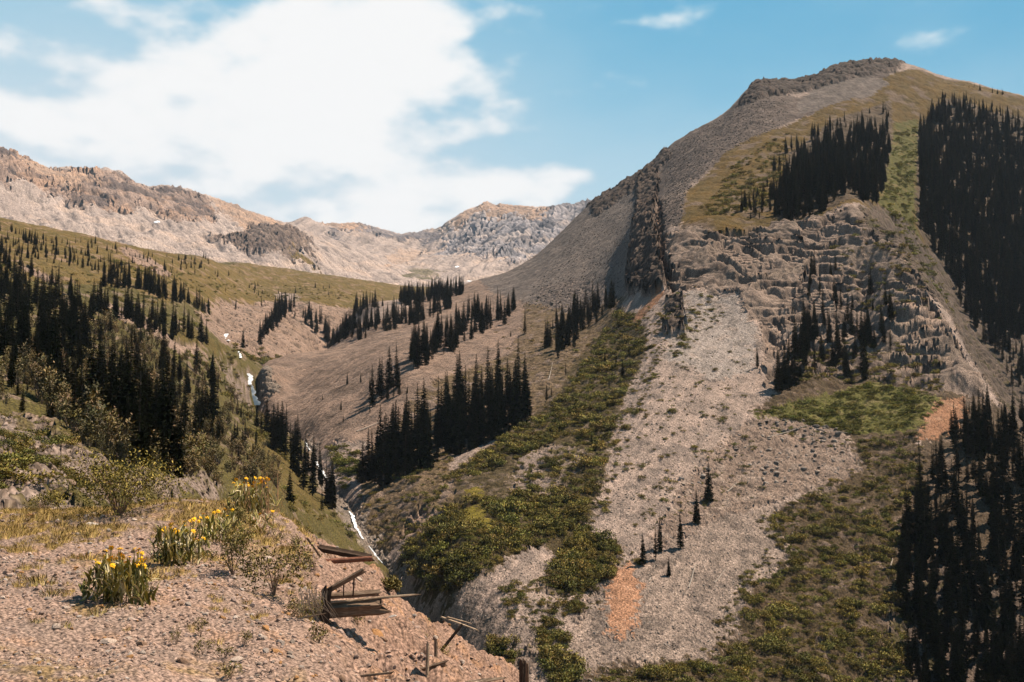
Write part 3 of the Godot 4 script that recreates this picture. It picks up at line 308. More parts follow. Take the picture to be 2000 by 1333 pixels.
# single stones of the bench and its bank: x, z, size, shape, tint, label
const ROCKS := [
	[-3.14, -7.87, 0.138, 1, "pale", "pale flat slab on the gravel below the largest clump"],
	[-2.85, -7.81, 0.088, 2, "brown", "rusty brown lump of rock beside the pale slab"],
	[-3.02, -7.99, 0.066, 1, "pale", "small pale stone between the slab and the brown lump"],
	[-2.42, -7.44, 0.1, 0, "brown", "dark stone with a deep shadow on the lower bank"],
	[-2.06, -7.62, 0.118, 1, "pale", "tilted pale slab on the lower bank"],
	[-2.11, -7.09, 0.139, 1, "pale", "long pale stone at the bottom of the bank"],
	[-1.59, -11.87, 0.256, 1, "orange", "rusty orange slab on the bank below the beam"],
	[-1.51, -13.01, 0.174, 1, "white", "whitish stone beside the rusty orange slab"],
	[-3.1, -9.45, 0.088, 0, "brown", "dark small stone beside the largest clump"],
	[-5.9, -14.04, 0.217, 1, "white", "flat whitish patch of stone far on the bench"],
	[-4.19, -9.12, 0.075, 0, "grey", "grey stone below the grass tufts"],
	[-1.27, -10, 0.134, 0, "grey", "grey block on the bank below the beam shadow"],
	[-1.14, -10.28, 0.095, 0, "pale", "pale block beside the grey one"],
	[-4.59, -20, 0.165, 1, "pale", "pale stone on the bank skyline"],
	[-2.83, -13.76, 0.142, 0, "pale", "pale stone by the buried end of the rusty pipe"],
]

# old snow: land, x, z, width, length, label
const SNOW := [
	["M2", -125, -2253.6, 10.4, 17.4, "small snow patch below the blue grey face"],
	["M2", -86.9, -1998.2, 12.3, 12.3, "flat snow patch at the foot of the cirque"],
	["M2", -183.1, -2558.8, 7.9, 11.8, "tiny snow patch high in the cirque scree"],
	["M1", -647.9, -1796, 11.1, 8.3, "thin snow patch on the pale ridge talus"],
	["M2", -415.8, -2324.1, 8.4, 28.7, "snow tongue beside the dusky meadow"],
]

var noise := {}
var mats := {}
var tex := {}
var lands := {}
var used := {}
var rng := RandomNumberGenerator.new()

# ------------------------------------------------------------------ helpers
func lin(r: float, g: float, b: float) -> Color:
	return Color(r, g, b).linear_to_srgb()

func make_noise(called: String, type: int, freq: float, oct: int, sd: int, ridged := false) -> void:
	var n := FastNoiseLite.new()
	n.noise_type = type
	n.frequency = freq
	n.seed = sd
	if oct > 1:
		n.fractal_type = FastNoiseLite.FRACTAL_RIDGED if ridged else FastNoiseLite.FRACTAL_FBM
		n.fractal_octaves = oct
		n.fractal_gain = 0.5
	else:
		n.fractal_type = FastNoiseLite.FRACTAL_NONE
	noise[called] = n

func noise_tex(freq: float, oct: int, sd: int, lo: Color, hi: Color, size := 512, cellular := false) -> NoiseTexture2D:
	var n := FastNoiseLite.new()
	n.noise_type = FastNoiseLite.TYPE_CELLULAR if cellular else FastNoiseLite.TYPE_SIMPLEX_SMOOTH
	if cellular:
		n.cellular_return_type = FastNoiseLite.RETURN_DISTANCE
	n.frequency = freq
	n.fractal_type = FastNoiseLite.FRACTAL_FBM
	n.fractal_octaves = oct
	n.seed = sd
	var g := Gradient.new()
	g.set_color(0, lo)
	g.set_color(1, hi)
	var t := NoiseTexture2D.new()
	t.width = size
	t.height = size
	t.seamless = true
	t.noise = n
	t.color_ramp = g
	return t

func normal_tex(freq: float, oct: int, sd: int, bump: float, size := 512, cellular := false) -> NoiseTexture2D:
	var t := noise_tex(freq, oct, sd, Color.BLACK, Color.WHITE, size, cellular)
	t.color_ramp = null
	t.as_normal_map = true
	t.bump_strength = bump
	return t

func ground_material(size: float, bump: float) -> StandardMaterial3D:
	var m := StandardMaterial3D.new()
	m.vertex_color_use_as_albedo = true
	m.albedo_texture = tex.grain
	m.normal_enabled = true
	m.normal_texture = tex.stony
	m.normal_scale = bump
	m.uv1_triplanar = true
	m.uv1_world_triplanar = true
	m.uv1_scale = Vector3.ONE / size
	m.roughness = 0.95
	m.metallic_specular = 0.2
	return m

func plain(color: Color, rough := 0.9, with_vertex := false) -> StandardMaterial3D:
	var m := StandardMaterial3D.new()
	m.albedo_color = color
	m.roughness = rough
	m.metallic_specular = 0.25
	m.vertex_color_use_as_albedo = with_vertex
	return m

func numbered(called: String) -> String:
	var n: int = used.get(called, 0)
	used[called] = n + 1
	return called if n == 0 else "%s_%03d" % [called, n]

func tag(o: Node3D, label: String, category: String, group := "", kind := "") -> Node3D:
	o.set_meta("label", label)
	o.set_meta("category", category)
	if group:
		o.set_meta("group", group)
	if kind:
		o.set_meta("kind", kind)
	return o

func put(mesh: Mesh, called: String, mat: Material, parent: Node = null) -> MeshInstance3D:
	var o := MeshInstance3D.new()
	o.mesh = mesh
	if mat:
		o.material_override = mat
	if parent == null:
		o.name = numbered(called)
		add_child(o)
	else:
		o.name = called
		parent.add_child(o, true)
	return o

func thing(called: String, at: Vector3, label: String, category: String, group := "") -> Node3D:
	var o := Node3D.new()
	o.name = numbered(called)
	add_child(o)
	o.position = at
	tag(o, label, category, group)
	return o

func copy(o: Node3D, label := "", group := "") -> Node3D:
	var base := String(o.name).rstrip("0123456789").trim_suffix("_")
	var c := o.duplicate()
	c.name = numbered(base)
	add_child(c)
	if label:
		c.set_meta("label", label)
	if group:
		c.set_meta("group", group)
	return c

# ------------------------------------------------------------------ terrain
class Land:
	var called := ""
	var u0 := 0.0
	var u1 := 0.0
	var w0 := 0.0
	var w1 := 0.0
	var nu := 0
	var nw := 0
	var fall := Vector2(0, 1)
	var ragged := 10.0
	var finger := 0.0
	var finger_rate := 1.0
	var ctrl := PackedFloat64Array()   # u*SPREAD, w
	var wt := PackedFloat64Array()
	var lu := 0
	var lw := 0
	var lat := []                      # rows of coarse t values
	var zone := PackedByteArray()
	var rows := []                     # per row: positions
	var cols := []                     # per row: colours
	var nrms := []
	var pos := PackedVector3Array()

	func solve(points: Array, spread: float) -> void:
		var n := points.size() / 3
		var m := n + 3
		var a := []
		for i in n:
			var d: float = -points[i * 3 + 2]
			ctrl.append(spread * points[i * 3] / d)
			ctrl.append(log(d))
		for i in n:
			var row := PackedFloat64Array()
			row.resize(m + 1)
			for j in n:
				var dx := ctrl[i * 2] - ctrl[j * 2]
				var dy := ctrl[i * 2 + 1] - ctrl[j * 2 + 1]
				var q := dx * dx + dy * dy
				row[j] = 0.5 * q * log(q) if q > 1e-16 else 1e-4
			row[n] = 1.0
			row[n + 1] = ctrl[i * 2]
			row[n + 2] = ctrl[i * 2 + 1]
			row[m] = (points[i * 3 + 1] - 1.62) / -points[i * 3 + 2]
			a.append(row)
		for k in 3:
			var row := PackedFloat64Array()
			row.resize(m + 1)
			for j in n:
				row[j] = 1.0 if k == 0 else ctrl[j * 2 + k - 1]
			a.append(row)
		for c in m:
			var p := c
			for r in range(c + 1, m):
				if absf(a[r][c]) > absf(a[p][c]):
					p = r
			var sw = a[c]
			a[c] = a[p]
			a[p] = sw
			var pr: PackedFloat64Array = a[c]
			for r in range(c + 1, m):
				var rr: PackedFloat64Array = a[r]
				if rr[c] != 0.0:
					var f := rr[c] / pr[c]
					for j in range(c, m + 1):
						rr[j] -= f * pr[j]
					a[r] = rr
		wt.resize(m)
		for c in range(m - 1, -1, -1):
			var pr: PackedFloat64Array = a[c]
			var s := pr[m]
			for j in range(c + 1, m):
				s -= pr[j] * wt[j]
			wt[c] = s / pr[c]

	func smooth_slope(u: float, w: float) -> float:
		var n := wt.size() - 3
		var su := u * 3.0
		var s := wt[n] + wt[n + 1] * su + wt[n + 2] * w
		for i in n:
			var dx := su - ctrl[i * 2]
			var dy := w - ctrl[i * 2 + 1]
			var q := dx * dx + dy * dy
			if q > 1e-12:
				s += wt[i] * 0.5 * q * log(q)
		return s

	# rows lie closer together where the ground is steep: pairs of row share and log distance
	var share := PackedFloat32Array([0.0, 1.0])
	var reach := PackedFloat32Array()

	func row_of(w: float) -> float:
		for k in share.size() - 1:
			if w <= reach[k + 1] or k == share.size() - 2:
				return (share[k] + (w - reach[k]) / (reach[k + 1] - reach[k]) * (share[k + 1] - share[k])) * (nw - 1)
		return 0.0

	func w_of(j: int) -> float:
		var f := float(j) / (nw - 1)
		for k in share.size() - 1:
			if f <= share[k + 1] or k == share.size() - 2:
				return reach[k] + (f - share[k]) / (share[k + 1] - share[k]) * (reach[k + 1] - reach[k])
		return 0.0

	func lattice_row(j: int) -> void:
		var r := PackedFloat32Array()
		r.resize(lu + 3)
		for i in lu + 3:
			r[i] = smooth_slope(lerpf(u0, u1, float(i - 1) / lu), lerpf(w0, w1, float(j - 1) / lw))
		lat[j] = r

	func slope_at(fu: float, fw: float) -> float:   # fu, fw in 0..1; bicubic over the lattice
		var gx := clampf(fu, 0.0, 1.0) * lu
		var gy := clampf(fw, 0.0, 1.0) * lw
		var i := mini(int(gx), lu - 1)
		var j := mini(int(gy), lw - 1)
		gx -= i
		gy -= j
		var q := [0.0, 0.0, 0.0, 0.0]
		for k in 4:
			var r: PackedFloat32Array = lat[j + k]
			q[k] = cubic_interpolate(r[i + 1], r[i + 2], r[i], r[i + 3], gx)
		return cubic_interpolate(q[1], q[2], q[0], q[3], gy)

	func fill_zone(id: int, poly: Array) -> void:
		var pts := PackedVector2Array()
		for k in range(0, poly.size(), 2):
			var d := -float(poly[k + 1])
			pts.append(Vector2((poly[k] / d - u0) / (u1 - u0) * (nu - 1), row_of(log(maxf(d, 1.0)))))
		var lo := 1e9
		var hi := -1e9
		for p in pts:
			lo = minf(lo, p.y)
			hi = maxf(hi, p.y)
		for j in range(maxi(0, int(ceil(lo))), mini(nw - 1, int(hi)) + 1):
			var xs := []
			for k in pts.size():
				var a := pts[k]
				var b := pts[(k + 1) % pts.size()]
				if (a.y <= j) != (b.y <= j):
					xs.append(a.x + (j - a.y) / (b.y - a.y) * (b.x - a.x))
			xs.sort()
			for k in range(0, xs.size() - 1, 2):
				for i in range(maxi(0, int(ceil(xs[k]))), mini(nu - 1, int(xs[k + 1])) + 1):
					zone[j * nu + i] = id

	func cover(x: float, z: float) -> int:
		var d := maxf(-z, 0.5)
		var i := clampi(int((x / d - u0) / (u1 - u0) * (nu - 1)), 0, nu - 1)
		var j := clampi(int(row_of(log(d))), 0, nw - 1)
		return zone[j * nu + i]

	func ground(x: float, z: float) -> float:
		var d := maxf(-z, 0.5)
		var gx := clampf((x / d - u0) / (u1 - u0) * (nu - 1), 0.0, nu - 1.001)
		var gy := clampf(row_of(log(d)), 0.0, nw - 1.001)
		var i := int(gx)
		var j := int(gy)
		gx -= i
		gy -= j
		var k := j * nu + i
		return lerpf(lerpf(pos[k].y, pos[k + 1].y, gx), lerpf(pos[k + nu].y, pos[k + nu + 1].y, gx), gy)

	func normal(x: float, z: float, e: float) -> Vector3:
		return Vector3(ground(x - e, z) - ground(x + e, z), 2.0 * e, ground(x, z - e) - ground(x, z + e)).normalized()

	func normal_row(j: int) -> void:
		var r := PackedVector3Array()
		r.resize(nu)
		var ja := mini(j, nw - 2) * nu
		var jb := mini(j + 1, nw - 1) * nu
		for i in nu:
			var a := pos[j * nu + mini(i + 1, nu - 1)] - pos[j * nu + mini(i, nu - 2)]
			var b := pos[jb + i] - pos[ja + i]
			r[i] = a.cross(b).normalized()
		nrms[j] = r

func run_rows(task: Callable, n: int) -> void:
	var id := WorkerThreadPool.add_group_task(task, n, -1, true)
	WorkerThreadPool.wait_for_group_task_completion(id)

# what covers the ground: two rock or soil colours, an accent, how large its patches are (m), then relief: lumps (height, size),
# ledges (step height, strength), crags (height, size), streaks down the fall line (strength)
var ZONE := {
	"plain": [[.27, .225, .185], [.22, .18, .145], [.16, .13, .09], 9.0, .5, 14.0, 0, 0, .2, 2.5, .3],
	"meadow": [[.152, .106, .039], [.101, .081, .027], [.216, .152, .097], 14.0, 1.4, 30.0, 0, 0, .5, 6.0, .3],
	"heath": [[.098, .082, .03], [.072, .064, .022], [.175, .132, .096], 7.0, .9, 16.0, 0, 0, .4, 4.0, .2],
	"greenstrip": [[.088, .072, .022], [.117, .086, .031], [.063, .054, .017], 5.0, .5, 9.0, 0, 0, .3, 2.0, .2],
	"bedrock": [[.230, .184, .153], [.153, .122, .099], [.092, .076, .035], 4.0, .6, 8.0, 1.5, .75, .5, 4.2, .1, .6],
	"pinkrock": [[.284, .209, .163], [.222, .165, .129], [.125, .096, .074], 9.0, 1.4, 26.0, 4.6, .85, .8, 14.0, .15, .5],
	"scree": [[.34, .268, .222], [.205, .168, .142], [.18, .148, .126], 9.0, .7, 18.0, 0, 0, .22, 1.6, 1.2],
	"bluescree": [[.325, .285, .252], [.215, .19, .168], [.30, .25, .212], 7.0, .5, 12.0, 0, 0, .28, 1.6, 1.2],
	"gorge": [[.208, .176, .144], [.136, .116, .096], [.248, .216, .184], 2.5, .6, 6.0, 1.2, .5, .8, 3.0, .0, 1.0],
	"mound": [[.245, .178, .137], [.165, .126, .10], [.14, .105, .081], 12.0, .9, 22.0, 0, 0, .22, 2.2, 1.0],
	"brownslope": [[.149, .109, .071], [.111, .083, .045], [.183, .140, .111], 7.0, .8, 12.0, 1.6, .3, .5, 3.5, .3],
	"talus": [[.147, .125, .109], [.118, .102, .090], [.176, .149, .129], 13.0, .9, 24.0, 0, 0, .35, 2.5, .9],
	"rubble": [[.140, .117, .104], [.089, .076, .068], [.183, .155, .134], 3.0, .7, 7.0, 0, 0, .8, 2.4, .2],
	"upperscree": [[.127, .102, .087], [.100, .082, .071], [.160, .131, .111], 16.0, 1.2, 26.0, 2.5, .2, .5, 4.0, .9],
	"goldgrass": [[.119, .076, .022], [.088, .063, .021], [.141, .104, .072], 18.0, 1.1, 22.0, 0, 0, .35, 4.0, .6],
	"peakrock": [[.071, .058, .050], [.041, .035, .031], [.101, .081, .068], 7.0, 1.0, 14.0, 5.0, .75, 1.6, 14.0, .0, .5, 3.5],
	"forestfloor": [[.095, .07, .046], [.072, .054, .035], [.135, .103, .076], 8.0, 1.0, 16.0, 2.5, .25, .6, 5.0, .1, 1.0],
	"avalanche": [[.098, .092, .022], [.070, .070, .019], [.140, .108, .042], 7.0, .6, 10.0, 0, 0, .4, 3.0, .4],
	"cliff": [[.27, .215, .17], [.165, .132, .105], [.105, .09, .048], 6.0, 1.6, 26.0, 2.9, .82, 2.0, 17.0, .2, .35],
	"cliffband": [[.257, .200, .160], [.122, .095, .077], [.180, .144, .113], 9.0, 2.4, 30.0, 5.6, .9, 2.2, 30.0, .6, .22],
	"dykegap": [[.084, .059, .045], [.052, .042, .035], [.154, .091, .059], 4.0, .6, 9.0, 3.4, .4, 1.4, 9.0, .0, .5, -5.0],
	"ledgecliff": [[.257, .200, .160], [.122, .095, .077], [.180, .144, .113], 8.0, 2.4, 28.0, 6.0, .8, 3.0, 26.0, .4, .25],
	"brownscree": [[.215, .163, .128], [.17, .131, .104], [.25, .20, .163], 5.0, .8, 12.0, 0, 0, .5, 2.2, .7],
	"lowscree": [[.285, .228, .187], [.175, .142, .118], [.15, .123, .103], 6.0, .6, 14.0, 0, 0, .3, 1.6, 1.2],
	"limegrass": [[.165, .135, .022], [.125, .108, .02], [.20, .15, .035], 3.0, .3, 7.0, 0, 0, .1, 2.0, .2],
	"dyke": [[.081, .063, .052], [.043, .035, .030], [.115, .090, .071], 4.0, 1.0, 9.0, 3.4, .6, 2.6, 12.0, .0, .45, 5.0],
	"rust": [[.30, .16, .092], [.24, .135, .08], [.33, .20, .125], 5.0, .4, 8.0, 0, 0, .15, 1.5, .6],
	"thicket": [[.079, .060, .031], [.058, .047, .022], [.140, .108, .077], 5.0, .7, 11.0, 0, 0, .5, 3.0, .1],
	"brushslope": [[.085, .061, .037], [.06, .046, .025], [.13, .098, .074], 5.0, .8, 11.0, 0, 0, .5, 3.0, .2],
	"greenpatch": [[.115, .108, .03], [.088, .088, .025], [.155, .13, .055], 5.0, .5, 9.0, 0, 0, .3, 2.5, .1],
	"gullyrock": [[.132, .102, .080], [.080, .064, .051], [.064, .055, .026], 4.0, .9, 9.0, 2.8, .6, 1.0, 7.0, .1, .5],
	"ribrock": [[.132, .102, .080], [.080, .064, .051], [.064, .055, .026], 4.0, .8, 8.0, 2.6, .7, 1.2, 8.0, .0, .5, 1.5],
	"orange": [[.33, .185, .112], [.285, .162, .10], [.37, .225, .145], 4.0, .3, 8.0, 0, 0, .05, 1.2, 1.2],
	"fallsrock": [[.208, .176, .144], [.136, .116, .096], [.248, .216, .184], 5.0, .5, 8.0, 3.4, .9, .8, 9.0, .0, .4],
	"gorgewall": [[.208, .176, .144], [.136, .116, .096], [.248, .216, .184], 3.0, .5, 6.0, 1.4, .5, .8, 4.0, .0, .6],
	"paletalus": [[.375, .318, .28], [.27, .23, .206], [.40, .325, .272], 100.0, 9.0, 150.0, 0, 0, 1.2, 22.0, 1.6, .4],
	"ridgecliff": [[.29, .223, .185], [.10, .083, .078], [.385, .265, .19], 60.0, 8.0, 90.0, 30.0, .4, 8.0, 110.0, 1.1, .14],
	"orangerock": [[.40, .28, .20], [.32, .24, .185], [.23, .185, .155], 50.0, 6.0, 80.0, 16.0, .2, 6.0, 50.0, .6, .3],
	"butte": [[.162, .128, .109], [.081, .068, .062], [.238, .183, .145], 24.0, 6.0, 60.0, 12.0, .25, 10.0, 40.0, .9, .16],
	"blueface": [[.30, .287, .295], [.082, .086, .101], [.42, .365, .33], 120.0, 12.0, 170.0, 40.0, .12, 13.0, 240.0, 1.2, .22],
	"bluecliff": [[.20, .185, .188], [.105, .10, .11], [.34, .285, .245], 50.0, 8.0, 80.0, 20.0, .12, 6.0, 90.0, 1.0, .2],
	"duskmeadow": [[.15, .135, .085], [.18, .155, .105], [.22, .19, .15], 60.0, 5.0, 90.0, 0, 0, 2.0, 20.0, .3],
	"tantalus": [[.396, .299, .229], [.339, .264, .211], [.361, .290, .242], 70.0, 6.0, 90.0, 0, 0, 2.0, 20.0, .9, .4],
}
var zone_names := []

func land_row(j: int, land: Land) -> void:
	var p := PackedVector3Array()
	var c := PackedColorArray()
	p.resize(land.nu)
	c.resize(land.nu)
	var w := land.w_of(j)
	var fw := (w - land.w0) / (land.w1 - land.w0)
	var d := exp(w)
	var nz: FastNoiseLite = noise.soft
	var nr: FastNoiseLite = noise.crag
	var nf: FastNoiseLite = noise.fine
	var nc: FastNoiseLite = noise.cell
	var fall := land.fall
	var ws := land.ragged
	var cell := d * (land.u1 - land.u0) / (land.nu - 1) * 0.8
	var octave := log(d / 100.0) / log(2.0)
	var coarse := pow(2.0, -floorf(octave))
	var between := octave - floorf(octave)
	for i in land.nu:
		var fu := float(i) / (land.nu - 1)
		var x := lerpf(land.u0, land.u1, fu) * d
		var z := -d
		var y := land.slope_at(fu, fw) * d + 1.62
		# ragged zone borders
		var qx := x + nz.get_noise_2d(x * 60.0 / ws, z * 60.0 / ws) * ws * 0.9 + nf.get_noise_2d(x * 14.0, z * 14.0) * ws * 0.25
		var qz := z + nz.get_noise_2d(x * 60.0 / ws + 900.0, z * 60.0 / ws) * ws * 0.9 + nf.get_noise_2d(x * 14.0 + 300.0, z * 14.0) * ws * 0.25
		# borders run out in fingers along the fall line
		var acr := qx * fall.y - qz * fall.x
		var finger := (nf.get_noise_1d(acr * land.finger_rate) + 0.6 * nz.get_noise_2d(acr * land.finger_rate * 2.7, (qx * fall.x + qz * fall.y) * land.finger_rate * 0.3)) * land.finger
		qx += fall.x * finger
		qz += fall.y * finger
		var qd := maxf(-qz, 1.0)
		var zi := clampi(int(round((qx / qd - land.u0) / (land.u1 - land.u0) * (land.nu - 1))), 0, land.nu - 1)
		var zj := clampi(int(round(land.row_of(log(qd)))), 0, land.nw - 1)
		var s: Array = ZONE[zone_names[land.zone[zj * land.nu + zi]]]
		var across := x * fall.y - z * fall.x
		var down := x * fall.x + z * fall.y
		var y0 := y
		# relief
		var size: float = s[5]
		y += s[4] * nz.get_noise_3d(x * 50.0 / size, y0 * 50.0 / size, z * 50.0 / size) * 1.6
		var crag: float = s[8]
		var cs: float = 40.0 / s[9]
		if crag > 0.0:
			var lean: float = s[11] if s.size() > 11 else 1.0
			y += crag * nr.get_noise_2d(across * cs + nz.get_noise_2d(x * 2.0, z * 2.0) * 30.0, down * cs * lean)
			if s.size() > 11:
				y += crag * (0.1 if crag < 5.0 else 0.06) * nr.get_noise_3d(x * cs * 3.1, y0 * cs * 3.1, z * cs * 3.1)
		if s.size() > 12:      # rock that stands proud of the slope, or a cleft in it
			y += s[12] * (0.7 + 0.6 * nz.get_noise_2d(x * 8.0, z * 8.0))
		var gully := 0.0
		if s[10] > 0.0:
			gully = nz.get_noise_2d(across * 160.0 / s[3], down * 18.0 / s[3])
			y += gully * s[10] * s[4] * 0.5
		var step: float = s[6]
		if step > 0.0:
			var warp := nz.get_noise_2d(x * 5.0 / step, z * 5.0 / step) * 2.2 + nf.get_noise_2d(x * 60.0 / step, z * 60.0 / step) * (0.1 if step < 8.0 else 0.06)
			var q := y / step + warp
			var fl := floorf(q)
			var fr := q - fl
			fr = smoothstep(0.6, 0.92, fr) + (fr - 0.5) * 0.16
			var ledge: float = s[7] * smoothstep(-0.3, 0.15, nz.get_noise_2d(x * 7.0 / step + 40.0, z * 7.0 / step))
			y = lerpf(y, (fl + fr - warp) * step, ledge)
			var q2 := y * 2.7 / step - warp * 1.7
			var f2 := q2 - floorf(q2)
			y += (smoothstep(0.6, 0.95, f2) - f2) * step / 2.7 * ledge * 0.6
		var rag := fposmod(sin(i * 12.9898 + j * 78.233) * 43758.5453, 1.0) - 0.5
		y += rag * cell * (0.22 if step > 0.0 else 0.3)
		# colours of the matter
		var ps: float = 50.0 / s[3]
		var mix := clampf(0.5 + 0.8 * nz.get_noise_3d(x * ps, y0 * ps, z * ps + 77.0) + 0.75 * nf.get_noise_2d(across * 120.0 / s[3] + 4000.0, down * 9.0 / s[3] + 700.0) * minf(s[10] + 0.2, 1.0), 0.0, 1.0)   # sorted debris lies in stripes down the slope
		if step > 0.0:         # beds of different rock
			mix = clampf(mix * 0.55 + 0.7 * smoothstep(-0.25, 0.35, nc.get_noise_2d(y0 * 60.0 / step + nz.get_noise_2d(x * 5.0 / step, z * 5.0 / step) * 110.0, (x + z) * 2.0 / step)) - 0.1, 0.0, 1.0)
		var a: Array = s[0]
		var b: Array = s[1]
		var e: Array = s[2]
		var acc := smoothstep(0.16, 0.42, nf.get_noise_3d(x * ps * 0.8 + 500.0, y0 * ps * 0.8, z * ps * 0.8))
		if crag > 1.0 and step > 0.0:
			acc = maxf(acc * 0.6, smoothstep(0.1, 0.5, nc.get_noise_3d(x * cs * 0.5, y0 * cs * 2.4, z * cs * 0.5)) * 0.7)
		var sp := 40.0 * coarse
		var speck := 1.0 + rag * 0.22 + 0.36 * lerpf(nf.get_noise_3d(x * sp, y0 * sp, z * sp), nf.get_noise_3d(x * sp * 0.5, y0 * sp * 0.5, z * sp * 0.5), between)
		var cr := lerpf(lerpf(a[0], b[0], mix), e[0], acc) * speck
		var cg := lerpf(lerpf(a[1], b[1], mix), e[1], acc) * speck
		var cb := lerpf(lerpf(a[2], b[2], mix), e[2], acc) * speck
		p[i] = Vector3(x, y, z)
		c[i] = Color(cr * 1.18, cg * 1.1, cb * 1.09)
	land.rows[j] = p
	land.cols[j] = c

func bench_height(x: float, z: float) -> Array:
	# signed distance to the rim of the bench, positive on the bank below it
	var best := 1e9
	var q := Vector2(x, z)
	for k in range(0, RIM.size() - 2, 2):
		var a := Vector2(RIM[k], RIM[k + 1])
		var b := Vector2(RIM[k + 2], RIM[k + 3])
		best = minf(best, q.distance_to(Geometry2D.get_closest_point_to_segment(q, a, b)))
	var inside := Geometry2D.is_point_in_polygon(q, rim_polygon)
	var sd := -best if inside else best
	var fall := (sqrt(sd * sd + 1.4) + sd) * 0.5
	var far := maxf(-z - 14.0, 0.0)
	var h := -0.755 * fall + 0.36 * exp(-(q - Vector2(-4.5, -16.0)).length_squared() / 4.0) - 0.012 * far
	return [h, sd]

var rim_polygon := PackedVector2Array()

func bench_row(j: int, land: Land) -> void:
	var p := PackedVector3Array()
	var c := PackedColorArray()
	p.resize(land.nu)
	c.resize(land.nu)
	var d := exp(land.w_of(j))
	var nz: FastNoiseLite = noise.soft
	var nr: FastNoiseLite = noise.crag
	var nf: FastNoiseLite = noise.fine
	for i in land.nu:
		var x := lerpf(land.u0, land.u1, float(i) / (land.nu - 1)) * d
		var z := -d
		var hs := bench_height(x + nz.get_noise_2d(x * 26.0, z * 26.0) * 0.5, z)
		var y: float = hs[0]
		var sd: float = hs[1]
		var bank := smoothstep(-0.8, 1.4, sd)
		var across := x * 0.23 + z * 0.97
		var down := x * 0.97 - z * 0.23
		y += nz.get_noise_2d(x * 45.0, z * 45.0) * lerpf(0.05, 0.2, bank)
		y += nf.get_noise_2d(across * 95.0, down * 14.0) * 0.16 * bank
		y += nr.get_noise_2d(x * 90.0, z * 90.0) * lerpf(0.012, 0.07, bank)
		y += nf.get_noise_2d(x * 420.0, z * 420.0) * lerpf(0.014, 0.03, bank)
		y += (fposmod(sin(i * 12.9898 + j * 78.233) * 43758.5453, 1.0) - 0.5) * d * 0.0016
		var m := clampf(0.5 + 1.0 * nz.get_noise_2d(x * 40.0 + 70.0, z * 40.0), 0.0, 1.0)
		var a := Vector3(.33, .23, .178).lerp(Vector3(.265, .195, .155), m)
		var b := Vector3(.315, .205, .15).lerp(Vector3(.255, .165, .12), m)
		var col := a.lerp(b, bank)
		# dry turf towards the back of the bench, rusty dirt here and there
		var turf := smoothstep(10.5, 17.0, d + nz.get_noise_2d(x * 30.0, z * 30.0 + 40.0) * 7.0) * (1.0 - smoothstep(-0.6, 0.3, sd))
		turf = maxf(turf, smoothstep(0.30, 0.42, nz.get_noise_2d(x * 28.0 + 333.0, z * 28.0)) * (1.0 - bank) * 0.8)
		col = col.lerp(Vector3(.24, .165, .07), turf * smoothstep(-0.35, 0.2, nf.get_noise_2d(x * 160.0, z * 160.0)))
		var dirt := smoothstep(0.22, 0.4, nz.get_noise_2d(x * 60.0, z * 60.0 + 200.0)) * 0.7
		col = col.lerp(Vector3(.36, .205, .112), dirt * (0.5 + 0.5 * bank))
		if sd > 6.0:
			col = col.lerp(Vector3(.13, .115, .05), smoothstep(-0.1, 0.3, nz.get_noise_2d(x * 20.0, z * 20.0)) * smoothstep(9.0, 16.0, sd))
		var speck := 1.0 + 0.38 * nf.get_noise_2d(x * 900.0, z * 900.0) + 0.16 * nz.get_noise_2d(x * 2400.0, z * 2400.0)
		col *= Vector3(1.0, 0.965, 0.97) * speck * 1.05
		p[i] = Vector3(x, y, z)
		c[i] = Color(col.x, col.y, col.z)
	land.rows[j] = p
	land.cols[j] = c

